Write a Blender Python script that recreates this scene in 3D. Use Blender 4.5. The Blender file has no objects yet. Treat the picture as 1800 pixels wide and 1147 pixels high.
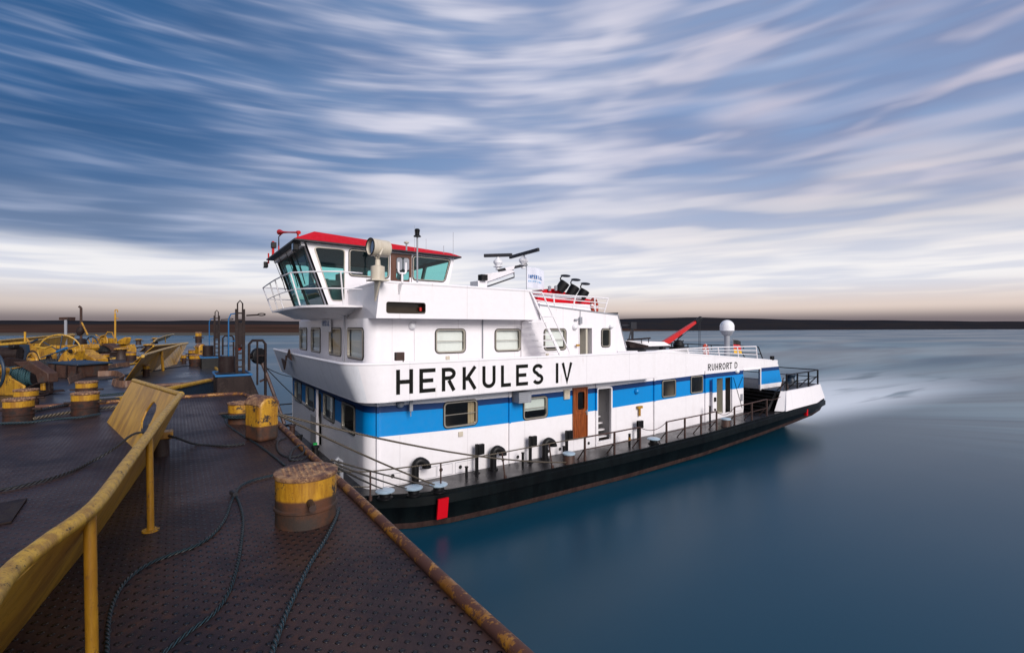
import bpy, bmesh, math, random
from mathutils import Vector, Matrix, geometry
random.seed(7)
SC = bpy.context.scene
COL = SC.collection
R = math.radians
# ---------------------------------------------------------------- camera
FPX = 850.0; CAMZ = 5.78; UC = 900.0; VH = 575.0
TH = math.atan2(0.5709, 0.8210); SN = math.sin(TH); CS = math.cos(TH)
cam = bpy.data.cameras.new('camera'); camo = bpy.data.objects.new('camera', cam); COL.objects.link(camo)
camo.location = (0, 0, CAMZ); camo.rotation_euler = (R(90), 0, -TH)
cam.sensor_width = 36; cam.lens = 36 * FPX / 1800; cam.shift_y = 1.5 / 1800
cam.clip_start = 0.05; cam.clip_end = 9000
SC.camera = camo
SC.view_settings.view_transform = 'Standard'; SC.view_settings.look = 'None'
SC.view_settings.gamma = 1; SC.view_settings.use_curve_mapping = False
SC.view_settings.exposure = 0.0
# surveying helpers: a point of the photograph carried onto a real plane of the place
def onY(u, v, Y):
    r = (u - UC) / FPX; X = Y * (SN + CS * r) / (CS - SN * r)
    cy = SN * X + CS * Y
    return Vector((X, Y, CAMZ - (v - VH) * cy / FPX))
def onX(u, v, X):
    r = (u - UC) / FPX; Y = X * (CS - SN * r) / (SN + CS * r)
    cy = SN * X + CS * Y
    return Vector((X, Y, CAMZ - (v - VH) * cy / FPX))
def onD(u, v, cy):
    cx = (u - UC) / FPX * cy
    return Vector((CS * cx + SN * cy, -SN * cx + CS * cy, CAMZ - (v - VH) * cy / FPX))
def onZ(u, v, Z): return onD(u, v, (CAMZ - Z) * FPX / (v - VH))
# ---------------------------------------------------------------- sun
SUN_EL = R(26); SUN_DIR = Vector((-0.08, -0.99, 0)).normalized()   # towards the sun, horizontal part
sd = bpy.data.lights.new('sun', 'SUN'); sd.energy = 3.25; sd.angle = R(26); sd.color = (1.0, 0.94, 0.90)
so = bpy.data.objects.new('sun', sd); COL.objects.link(so)
sv = Vector((SUN_DIR.x * math.cos(SUN_EL), SUN_DIR.y * math.cos(SUN_EL), math.sin(SUN_EL)))
so.rotation_euler = sv.to_track_quat('Z', 'Y').to_euler(); so.location = (0, -20, 40)
# ---------------------------------------------------------------- node helper
class NT:
    def __init__(s, tree): s.t = tree; s.n = tree.nodes; s.l = tree.links
    def node(s, typ, **kw):
        n = s.n.new(typ)
        for k, v in kw.items(): setattr(n, k, v)
        return n
    def put(s, sock, v):
        if v is None: return
        if hasattr(v, 'is_output'): s.l.new(v, sock)
        else:
            if hasattr(sock.default_value, '__len__') and not hasattr(v, '__len__'): v = (v,) * len(sock.default_value)
            if hasattr(sock.default_value, '__len__') and len(sock.default_value) == 4 and len(v) == 3: v = tuple(v) + (1,)
            sock.default_value = v
    def m(s, op, a, b=None, c=None, clamp=False):
        n = s.node('ShaderNodeMath', operation=op, use_clamp=clamp)
        s.put(n.inputs[0], a); s.put(n.inputs[1], b)
        if c is not None: s.put(n.inputs[2], c)
        return n.outputs[0]
    def mr(s, x, a, b, c=0.0, d=1.0, smooth=True):
        n = s.node('ShaderNodeMapRange', interpolation_type='SMOOTHSTEP' if smooth else 'LINEAR')
        for i, v in enumerate((x, a, b, c, d)): s.put(n.inputs[i], v)
        return n.outputs[0]
    def mix(s, f, a, b):
        n = s.node('ShaderNodeMix', data_type='RGBA'); s.put(n.inputs[0], f); s.put(n.inputs[6], a); s.put(n.inputs[7], b)
        return n.outputs[2]
    def dot(s, a, b):
        n = s.node('ShaderNodeVectorMath', operation='DOT_PRODUCT'); s.put(n.inputs[0], a); s.put(n.inputs[1], b)
        return n.outputs['Value']
    def mul(s, a, b):
        n = s.node('ShaderNodeVectorMath', operation='MULTIPLY'); s.put(n.inputs[0], a); s.put(n.inputs[1], b)
        return n.outputs[0]
    def add(s, a, b):
        n = s.node('ShaderNodeVectorMath', operation='ADD'); s.put(n.inputs[0], a); s.put(n.inputs[1], b)
        return n.outputs[0]
    def xyz(s, x, y, z):
        n = s.node('ShaderNodeCombineXYZ'); s.put(n.inputs[0], x); s.put(n.inputs[1], y); s.put(n.inputs[2], z); return n.outputs[0]
    def sep(s, v):
        n = s.node('ShaderNodeSeparateXYZ'); s.put(n.inputs[0], v); return n.outputs
    def noise(s, vec, scale=1.0, detail=2.0, rough=0.5, dist=0.0):
        n = s.node('ShaderNodeTexNoise'); s.put(n.inputs['Vector'], vec); n.inputs['Scale'].default_value = scale
        n.inputs['Detail'].default_value = detail; n.inputs['Roughness'].default_value = rough; n.inputs['Distortion'].default_value = dist
        return n.outputs[0]
    def bump(s, h, dist=0.01, strength=1.0):
        n = s.node('ShaderNodeBump'); s.put(n.inputs['Height'], h); n.inputs['Distance'].default_value = dist
        n.inputs['Strength'].default_value = strength; return n.outputs[0]
# ---------------------------------------------------------------- sky: long streaks of cloud over a Nishita sky
W = bpy.data.worlds.new('World'); SC.world = W; W.use_nodes = True
t = NT(W.node_tree); t.n.clear()
d = t.node('ShaderNodeTexCoord').outputs['Generated']
dF = t.dot(d, (SN, CS, 0)); dR = t.dot(d, (CS, -SN, 0)); dz = t.sep(d)[2]
hl = t.m('SQRT', t.m('ADD', t.m('MULTIPLY', dF, dF), t.m('MULTIPLY', dR, dR)))
hl = t.m('MAXIMUM', hl, 0.02)
te = t.m('DIVIDE', dz, hl); az = t.m('ARCTAN2', dR, dF)
ca = t.m('DIVIDE', dF, hl); sa = t.m('DIVIDE', dR, hl)
te_s = t.m('POWER', t.m('MAXIMUM', te, 0.0005), 0.78)
warp = t.noise(t.xyz(ca, sa, t.m('MULTIPLY', te_s, 3.0)), 1.3, 2)
tw = t.m('ADD', te_s, t.m('MULTIPLY', t.m('SUBTRACT', warp, 0.5), 0.06))
tw = t.m('ADD', tw, t.m('MULTIPLY', sa, -0.03))
n1 = t.noise(t.xyz(ca, sa, t.m('MULTIPLY', tw, 8.0)), 3.4, 1.7, 0.45, 0.1)
n2 = t.noise(t.xyz(t.m('ADD', ca, 7.0), sa, t.m('MULTIPLY', tw, 3.6)), 2.4, 2.0, 0.5, 0.15)
n3 = t.noise(t.xyz(t.m('ADD', ca, 17.0), sa, t.m('MULTIPLY', tw, 11.0)), 5.2, 2.0, 0.5, 0.0)
nR = t.noise(t.xyz(t.m('ADD', ca, 31.0), sa, t.m('MULTIPLY', tw, 4.2)), 3.6, 2.6, 0.5, 0.2)
s0 = t.m('ADD', t.m('MULTIPLY', n1, 0.42), t.m('ADD', t.m('MULTIPLY', n2, 0.30), t.m('MULTIPLY', n3, 0.28)))
leftb = t.mr(az, 0.35, -0.30)
s0r = t.m('ADD', t.m('MULTIPLY', nR, 0.50), t.m('ADD', t.m('MULTIPLY', n2, 0.22), t.m('ADD', t.m('MULTIPLY', n1, 0.14), t.m('MULTIPLY', n3, 0.14))))
s1 = t.m('ADD', t.m('MULTIPLY', s0, leftb), t.m('MULTIPLY', s0r, t.m('SUBTRACT', 1.0, leftb)))
left = t.mr(az, 0.10, -0.75)                       # 1 on the left
low = t.mr(te, 0.36, 0.14)                          # 1 near the horizon
lowb = t.mr(t.m('ADD', te, t.m('MULTIPLY', t.m('SUBTRACT', n2, 0.5), 0.07)), t.mr(az, -0.7, 0.2, 0.150, 0.20), t.mr(az, -0.7, 0.2, 0.115, 0.11))
cm = t.mr(t.m('ADD', s1, t.m('MULTIPLY', t.m('SUBTRACT', 0.75, left), 0.15)), 0.33, 0.80)
blue = t.mix(n2, (0.008, 0.058, 0.18, 1), (0.035, 0.15, 0.37, 1))
blueR = t.mix(n2, (0.17, 0.26, 0.50, 1), (0.34, 0.54, 0.84, 1))
bluec = t.mix(left, blueR, blue)
cl_s = t.mr(n3, 0.35, 0.70)
cl_l = t.mix(cl_s, (0.10, 0.20, 0.42, 1), (0.42, 0.49, 0.70, 1))
cl_r = t.mix(t.mr(n1, 0.40, 0.66), (0.24, 0.27, 0.44, 1), (0.58, 0.55, 0.68, 1))
clc = t.mix(left, cl_r, cl_l)
clc = t.mix(t.m('MULTIPLY', t.mr(nR, 0.52, 0.70), t.m('SUBTRACT', 1.0, leftb)), clc, (0.68, 0.62, 0.72, 1))
mid = t.mr(t.m('ABSOLUTE', t.m('ADD', az, 0.02)), 0.65, 0.05)
clc = t.mix(t.m('MULTIPLY', mid, t.mr(t.m('ADD', s1, t.m('MULTIPLY', low, 0.12)), 0.38, 0.66)), clc, (0.80, 0.79, 0.90, 1))
sky = t.mix(cm, bluec, clc)
hor = t.mix(t.mr(az, -0.2, 0.75), (0.97, 0.94, 0.97, 1), (1.0, 0.90, 0.82, 1))
hor = t.mix(t.mr(n1, 0.60, 0.40), hor, (0.60, 0.62, 0.74, 1))
sky = t.mix(t.m('MULTIPLY', low, t.mr(az, -0.7, 0.0, 0.12, 0.60)), sky, hor)
sky = t.mix(t.m('MULTIPLY', lowb, 0.93), sky, t.mix(t.mr(n3, 0.62, 0.36), (1.0, 0.97, 0.98, 1), (0.78, 0.79, 0.88, 1)))
warm = t.mix(t.mr(az, -0.5, 0.6), (0.66, 0.56, 0.53, 1), (0.80, 0.66, 0.60, 1))
sky = t.mix(t.mr(te, 0.085, 0.03), sky, warm)
sky = t.mix(t.mr(te, 0.038, 0.012), sky, (0.22, 0.18, 0.20, 1))
# brighter band of light behind the clouds to the rear, where the light comes from
rear = t.mr(dF, -0.1, -0.8)
sky = t.mix(t.m('MULTIPLY', rear, 0.6), sky, (0.85, 0.80, 0.82, 1))
bgc = t.node('ShaderNodeBackground'); t.put(bgc.inputs[0], sky); bgc.inputs[1].default_value = 1.0
nis = t.node('ShaderNodeTexSky', sky_type='NISHITA'); nis.sun_disc = False; nis.sun_elevation = SUN_EL
nis.sun_rotation = math.atan2(SUN_DIR.x, SUN_DIR.y)
bgn = t.node('ShaderNodeBackground'); t.l.new(nis.outputs[0], bgn.inputs[0]); bgn.inputs[1].default_value = 0.06
mx = t.node('ShaderNodeMixShader'); mx.inputs[0].default_value = 0.90
t.l.new(bgn.outputs[0], mx.inputs[1]); t.l.new(bgc.outputs[0], mx.inputs[2])
wo = t.node('ShaderNodeOutputWorld'); t.l.new(mx.outputs[0], wo.inputs[0])
# ---------------------------------------------------------------- materials
def newmat(name):
    m = bpy.data.materials.new(name); m.use_nodes = True; t = NT(m.node_tree)
    p = t.n['Principled BSDF']; tc = t.node('ShaderNodeTexCoord').outputs['Object']
    return m, t, p, tc
def paint(name, col, rough=0.4, dirt=0.15, dirtcol=(0.25, 0.2, 0.16), scale=2.0, metal=0.0, streak=True, bump=0.002, spec=0.5, drips=0.0):
    m, t, p, tc = newmat(name)
    v = t.mul(tc, (3, 3, 0.5)) if streak else tc
    n = t.noise(v, scale, 5, 0.6); g = t.noise(tc, scale * 7, 4, 0.6)
    f = t.m('MULTIPLY', t.mr(n, 0.48, 0.75), dirt)
    c = t.mix(f, tuple(col) + (1,), tuple(dirtcol) + (1,))
    c = t.mix(t.m('MULTIPLY', t.mr(g, 0.3, 0.7), 0.12), c, tuple(x * 0.75 for x in col) + (1,))
    if drips:
        dn = t.noise(t.mul(tc, (7, 7, 0.55)), 1.0, 3, 0.55); dm = t.noise(t.mul(tc, (0.7, 0.7, 0.9)), 1.3, 3, 0.6)
        ox, oy, oz = t.sep(tc); fx = t.m('ABSOLUTE', t.m('SUBTRACT', t.m('FRACT', t.m('DIVIDE', t.m('ADD', ox, t.m('MULTIPLY', oy, 0.03)), 2.35)), 0.5)); seamw = t.mr(fx, 0.012, 0.003)
        c = t.mix(t.m('MULTIPLY', seamw, 0.22), c, (0.40, 0.38, 0.38, 1))
        c = t.mix(t.m('MULTIPLY', t.m('MULTIPLY', t.mr(dn, 0.66, 0.76), t.mr(dm, 0.5, 0.66)), drips), c, (0.36, 0.22, 0.13, 1))
    t.put(p.inputs['Base Color'], c); t.put(p.inputs['Roughness'], t.mr(g, 0.3, 0.7, rough * 0.85, min(1, rough * 1.2)))
    p.inputs['Metallic'].default_value = metal; p.inputs['Specular IOR Level'].default_value = spec
    if bump: t.put(p.inputs['Normal'], t.bump(t.m('ADD', t.noise(tc, 1.6, 3), t.m('MULTIPLY', seamw, -0.15)) if drips else t.noise(tc, 1.6, 3), bump * (14 if drips else 8), 0.6))
    return m
def worn(name, col, rust=(0.10, 0.035, 0.015), amount=0.5, scale=6.0, rough=0.5, topz=None, dark=(0.03, 0.022, 0.02), spots=0.5, spec=0.5):
    """weathered paint: chips and rust through the colour; topz = painted only above this local height"""
    m, t, p, tc = newmat(name)
    n = t.noise(tc, scale, 6, 0.65); s = t.noise(tc, scale * 7, 5, 0.7); b = t.noise(t.mul(tc, (1, 1, 0.16)), scale * 1.6, 5, 0.7)
    rc = t.mix(t.mr(n, 0.35, 0.65), tuple(rust) + (1,), tuple(dark) + (1,))
    pc = t.mix(t.m('MULTIPLY', t.mr(b, 0.36, 0.66), 0.85), tuple(col) + (1,), (col[0] * 0.45, col[1] * 0.36, col[2] * 0.4, 1))
    k = t.mr(t.m('ADD', t.m('MULTIPLY', n, 0.6), t.m('MULTIPLY', s, 0.4)), 0.70 - 0.28 * amount, 0.74 - 0.28 * amount)
    sp = t.m('MULTIPLY', t.mr(s, 0.60, 0.66), spots)
    k = t.m('MAXIMUM', k, sp)
    if topz is not None:
        z = t.sep(tc)[2]
        k = t.m('MAXIMUM', k, t.mr(t.m('ADD', z, t.m('MULTIPLY', t.m('SUBTRACT', n, 0.5), 0.05)), topz + 0.012, topz - 0.012))
    t.put(p.inputs['Base Color'], t.mix(k, pc, rc)); t.put(p.inputs['Roughness'], t.mr(k, 0, 1, rough, 0.72))
    p.inputs['Specular IOR Level'].default_value = spec
    t.put(p.inputs['Normal'], t.bump(t.m('ADD', t.m('MULTIPLY', k, -0.3), s), 0.004, 0.6))
    return m
def studdeck(name, cell=0.10):
    m, t, p, tc = newmat(name)
    sx, sy, sz = t.sep(tc)
    def lat(off):
        fx = t.m('SUBTRACT', t.m('FRACT', t.m('ADD', t.m('DIVIDE', sx, cell), off)), 0.5)
        fy = t.m('SUBTRACT', t.m('FRACT', t.m('ADD', t.m('DIVIDE', sy, cell), off)), 0.5)
        return t.m('SQRT', t.m('ADD', t.m('MULTIPLY', fx, fx), t.m('MULTIPLY', fy, fy)))
    dd = t.m('MINIMUM', lat(0.0), lat(0.5))
    st = t.mr(dd, 0.175, 0.10)
    # weld seams
    seam = None
    for x0 in (0.03, 0.075, -1.9, -1.94, -4.4, -4.44):
        q = t.mr(t.m('ABSOLUTE', t.m('SUBTRACT', sx, x0)), 0.014, 0.004)
        seam = q if seam is None else t.m('MAXIMUM', seam, q)
    n = t.noise(tc, 0.8, 7, 0.68, 0.4); g = t.noise(tc, 9, 5, 0.7)
    c = t.mix(t.mr(n, 0.40, 0.66), (0.046, 0.024, 0.019, 1), (0.020, 0.014, 0.018, 1))
    c = t.mix(t.m('MULTIPLY', t.mr(g, 0.5, 0.7), 0.6), c, (0.070, 0.030, 0.017, 1))
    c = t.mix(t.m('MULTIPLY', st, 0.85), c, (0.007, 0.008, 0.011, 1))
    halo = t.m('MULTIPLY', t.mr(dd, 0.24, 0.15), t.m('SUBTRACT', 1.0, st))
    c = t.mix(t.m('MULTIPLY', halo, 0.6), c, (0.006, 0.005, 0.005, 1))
    t.put(p.inputs['Base Color'], c)
    t.put(p.inputs['Roughness'], t.m('ADD', t.mr(n, 0.35, 0.7, 0.40, 0.62), t.m('MULTIPLY', st, -0.22)))
    p.inputs['Specular IOR Level'].default_value = 0.22
    h = t.m('ADD', t.m('ADD', st, t.m('MULTIPLY', seam, 1.2)), t.m('MULTIPLY', g, 0.25))
    t.put(p.inputs['Normal'], t.bump(h, 0.010, 1.0))
    return m
def smoothdeck(name, c1, c2, rough=0.4):
    m, t, p, tc = newmat(name)
    n = t.noise(tc, 0.8, 6, 0.62); g = t.noise(tc, 7, 5, 0.65)
    t.put(p.inputs['Base Color'], t.mix(t.mr(t.m('ADD', t.m('MULTIPLY', n, .6), t.m('MULTIPLY', g, .4)), 0.40, 0.62), tuple(c1) + (1,), tuple(c2) + (1,)))
    t.put(p.inputs['Roughness'], t.mr(n, 0.35, 0.65, rough * 0.8, rough * 1.35)); t.put(p.inputs['Normal'], t.bump(g, 0.004, 0.6))
    return m
def glass(name, tint, refl=0.12, dark=0.0):
    m = bpy.data.materials.new(name); m.use_nodes = True; t = NT(m.node_tree); t.n.clear()
    tr = t.node('ShaderNodeBsdfTransparent'); tr.inputs[0].default_value = tuple(tint) + (1,)
    gl = t.node('ShaderNodeBsdfGlossy'); gl.inputs[0].default_value = (0.9, 0.95, 0.97, 1); gl.inputs['Roughness'].default_value = 0.03
    fr = t.node('ShaderNodeLayerWeight'); fr.inputs[0].default_value = 0.5
    mixs = t.node('ShaderNodeMixShader'); t.put(mixs.inputs[0], t.m('ADD', t.m('MULTIPLY', t.m('POWER', fr.outputs['Facing'], 4.0), 0.7), refl, clamp=True))
    t.l.new(tr.outputs[0], mixs.inputs[1]); t.l.new(gl.outputs[0], mixs.inputs[2])
    o = t.node('ShaderNodeOutputMaterial'); t.l.new(mixs.outputs[0], o.inputs[0]); return m
def wood(name, c1, c2):
    m, t, p, tc = newmat(name)
    n = t.noise(t.mul(tc, (14, 14, 1.2)), 1.5, 5, 0.6, 0.4)
    t.put(p.inputs['Base Color'], t.mix(t.mr(n, 0.35, 0.65), tuple(c1) + (1,), tuple(c2) + (1,))); p.inputs['Roughness'].default_value = 0.35
    return m
def ropemat(name, c1, c2, pitch=0.03, rough=0.55):
    """twisted strands: uses the tube's own length/around coordinates stored as UV"""
    m, t, p, tc = newmat(name)
    uv = t.node('ShaderNodeTexCoord').outputs['UV']; x, y, z = t.sep(uv)
    w = t.m('SINE', t.m('MULTIPLY', t.m('ADD', t.m('DIVIDE', x, pitch), t.m('MULTIPLY', y, 3.0)), 6.2832))
    n = t.noise(tc, 14, 3)
    t.put(p.inputs['Base Color'], t.mix(t.mr(w, -0.9, 0.5), tuple(c2) + (1,), t.mix(n, tuple(c1) + (1,), tuple(x * 1.7 for x in c1) + (1,))))
    p.inputs['Roughness'].default_value = rough; t.put(p.inputs['Normal'], t.bump(w, 0.006, 1.0)); return m
M = {}
M['white'] = paint('white paint', (0.83, 0.80, 0.82), 0.32, 0.10, (0.52, 0.45, 0.40), 0.9, drips=0.5)
M['white_front'] = paint('weathered white paint', (0.76, 0.77, 0.81), 0.38, 0.30, (0.42, 0.42, 0.45), 1.3, drips=0.7)
M['blue'] = paint('blue paint', (0.0, 0.23, 0.60), 0.35, 0.0, (0.05, 0.12, 0.3), 1.0)
M['navy'] = paint('dark blue paint', (0.0, 0.030, 0.135), 0.45, 0.05, (0.02, 0.03, 0.1), 1.0)
M['red'] = paint('red paint', (0.56, 0.003, 0.012), 0.55, 0.08, (0.3, 0.02, 0.02), 1.0, spec=0.12)
M['cranered'] = paint('crane red', (0.50, 0.012, 0.012), 0.4, 0.2, (0.15, 0.01, 0.01), 2.0)
M['hull'] = worn('black hull paint', (0.0045, 0.007, 0.008), (0.03, 0.018, 0.012), 0.05, 1.2, 0.40, spots=0.12, dark=(0.008, 0.007, 0.006), spec=0.12)
M['antifoul'] = worn('brown boot topping', (0.045, 0.024, 0.020), (0.08, 0.035, 0.025), 0.5, 2.5, 0.6, spots=0.3, spec=0.3)
M['bdeck'] = smoothdeck('black glossy deck paint', (0.006, 0.006, 0.008), (0.016, 0.013, 0.014), 0.30)
M['black'] = paint('black metal', (0.006, 0.006, 0.007), 0.45, 0.3, (0.02, 0.016, 0.012), 3.0, spec=0.25)
M['dark'] = paint('dark grey metal', (0.022, 0.023, 0.028), 0.5, 0.3, (0.05, 0.03, 0.022), 3.0, spec=0.3)
M['grey'] = paint('grey metal', (0.28, 0.29, 0.32), 0.4, 0.2, (0.15, 0.13, 0.12), 3.0)
M['steel'] = paint('window frame metal', (0.42, 0.38, 0.32), 0.35, 0.2, (0.2, 0.16, 0.12), 6.0, metal=0.5)
M['rubber'] = paint('black rubber seal', (0.012, 0.012, 0.012), 0.6, 0.0, streak=False)
M['cream'] = paint('cream paint', (0.56, 0.50, 0.40), 0.4, 0.25, (0.3, 0.22, 0.15), 4.0)
M['beige'] = paint('beige interior', (0.50, 0.47, 0.38), 0.6, 0.1)
M['greydoor'] = paint('grey interior', (0.36, 0.35, 0.35), 0.6, 0.1)
M['wood'] = wood('varnished wood', (0.30, 0.075, 0.016), (0.16, 0.036, 0.008))
M['brownwood'] = wood('dark brown door wood', (0.12, 0.042, 0.022), (0.085, 0.03, 0.016))
M['railrust'] = worn('rusty rail steel', (0.07, 0.035, 0.026), (0.13, 0.05, 0.025), 0.6, 8, 0.55)
M['rust'] = worn('rusted brown steel', (0.055, 0.024, 0.015), (0.11, 0.042, 0.020), 0.7, 4, 0.6)
M['darkrust'] = worn('dark brown steel', (0.022, 0.013, 0.012), (0.040, 0.018, 0.012), 0.6, 3, 0.6, spec=0.2)
M['yellow'] = worn('worn yellow paint', (0.50, 0.265, 0.018), amount=0.55, scale=4, rough=0.42, spots=0.5)
M['yellowclean'] = worn('yellow paint', (0.54, 0.29, 0.022), amount=0.14, scale=2.2, rough=0.40, spots=0.30)
M['yellowrail'] = worn('speckled yellow rail paint', (0.54, 0.32, 0.030), rust=(0.09, 0.038, 0.018), amount=0.46, scale=15, rough=0.42, spots=0.9)
M['edgepipe'] = worn('rusty edge pipe with yellow remains', (0.34, 0.15, 0.014), rust=(0.10, 0.036, 0.018), amount=0.90, scale=5.0, rough=0.42, dark=(0.075, 0.028, 0.018), spots=0.9)
M['bollardlow'] = worn('bollard yellow top band', (0.50, 0.27, 0.018), rust=(0.050, 0.018, 0.010), amount=0.30, scale=7, rough=0.5, topz=0.335, dark=(0.018, 0.012, 0.011), spec=0.3, spots=0.6)
M['bollard'] = worn('bollard yellow over rust', (0.50, 0.26, 0.018), rust=(0.085, 0.030, 0.012), amount=0.58, scale=6, rough=0.42, topz=0.225, dark=(0.028, 0.018, 0.014), spots=0.75)
M['bollardcap'] = worn('rusty bollard cap', (0.36, 0.21, 0.10), rust=(0.21, 0.10, 0.045), amount=0.80, scale=9, rough=0.55, dark=(0.075, 0.035, 0.028))
M['bollardrust'] = worn('bollard rust', (0.035, 0.017, 0.012), rust=(0.07, 0.026, 0.013), amount=0.6, scale=6, rough=0.6)
M['studs'] = studdeck('studded steel deck')
M['deckblue'] = smoothdeck('worn dark deck', (0.016, 0.021, 0.034), (0.030, 0.023, 0.022), 0.32)
M['bargehull'] = paint('dark blue barge side', (0.010, 0.028, 0.055), 0.45, 0.5, (0.05, 0.03, 0.02), 1.5)
M['navytrim'] = paint('bright blue trim', (0.0, 0.10, 0.27), 0.5, 0.2)
M['rope'] = ropemat('blue grey wire rope', (0.014, 0.034, 0.044), (0.004, 0.006, 0.008), 0.045, 0.42)
M['ropeblack'] = ropemat('black rope', (0.020, 0.022, 0.026), (0.006, 0.006, 0.007), 0.05)
M['wire'] = ropemat('olive brown hawser', (0.12, 0.095, 0.065), (0.03, 0.022, 0.016), 0.07)
M['bluedrum'] = ropemat('teal wire on drum', (0.04, 0.11, 0.13), (0.008, 0.02, 0.025), 0.05)
M['hose'] = worn('flat brown hose', (0.16, 0.085, 0.05), amount=0.3, scale=5, rough=0.6)
M['mushroom'] = paint('pale blue bollard top', (0.36, 0.47, 0.56), 0.35, 0.35, (0.12, 0.12, 0.13), 8.0, streak=False)
M['lampwhite'] = paint('white lamp globe', (0.80, 0.80, 0.82), 0.25, 0.05)
M['curtain'] = paint('curtain cloth', (0.62, 0.50, 0.34), 0.8, 0.2, (0.3, 0.2, 0.1), 5)
M['blind'] = paint('white roller blind', (0.72, 0.75, 0.72), 0.7, 0.08)
M['ring'] = paint('orange red lifebuoy', (0.42, 0.040, 0.010), 0.5, 0.1, streak=False)
M['letter'] = paint('black lettering', (0.008, 0.008, 0.007), 0.6, 0.0, streak=False, spec=0.1)
M['bluetext'] = paint('blue lettering', (0.02, 0.12, 0.34), 0.6, 0.0)
M['lightbluetext'] = paint('light blue lettering', (0.20, 0.45, 0.70), 0.6, 0.0)
M['cloth'] = paint('white flag cloth', (0.66, 0.68, 0.76), 0.8, 0.0)
M['flagblack'] = paint('black flag cloth', (0.02, 0.02, 0.02), 0.8, 0)
M['flagred'] = paint('red flag cloth', (0.60, 0.02, 0.03), 0.8, 0)
M['flaggold'] = paint('gold flag cloth', (0.75, 0.42, 0.03), 0.8, 0)
M['green'] = paint('green paint', (0.02, 0.35, 0.08), 0.4, 0)
M['signblack'] = paint('dark smoked panel', (0.030, 0.020, 0.012), 0.15, 0)
M['glassteal'] = glass('teal tinted glass', (0.50, 0.84, 0.82), 0.04)
M['glassdark'] = glass('cabin window glass', (0.86, 0.89, 0.87), 0.05)
M['glassclear'] = glass('clear cabin glass', (0.96, 0.97, 0.96), 0.02)
M['interior'] = paint('cabin interior', (0.20, 0.15, 0.11), 0.7, 0.1)
M['console'] = paint('dark console', (0.05, 0.05, 0.05), 0.5, 0.0)
M['lens'] = paint('lamp lens', (0.35, 0.38, 0.40), 0.08, 0.0, metal=0.8)
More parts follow.
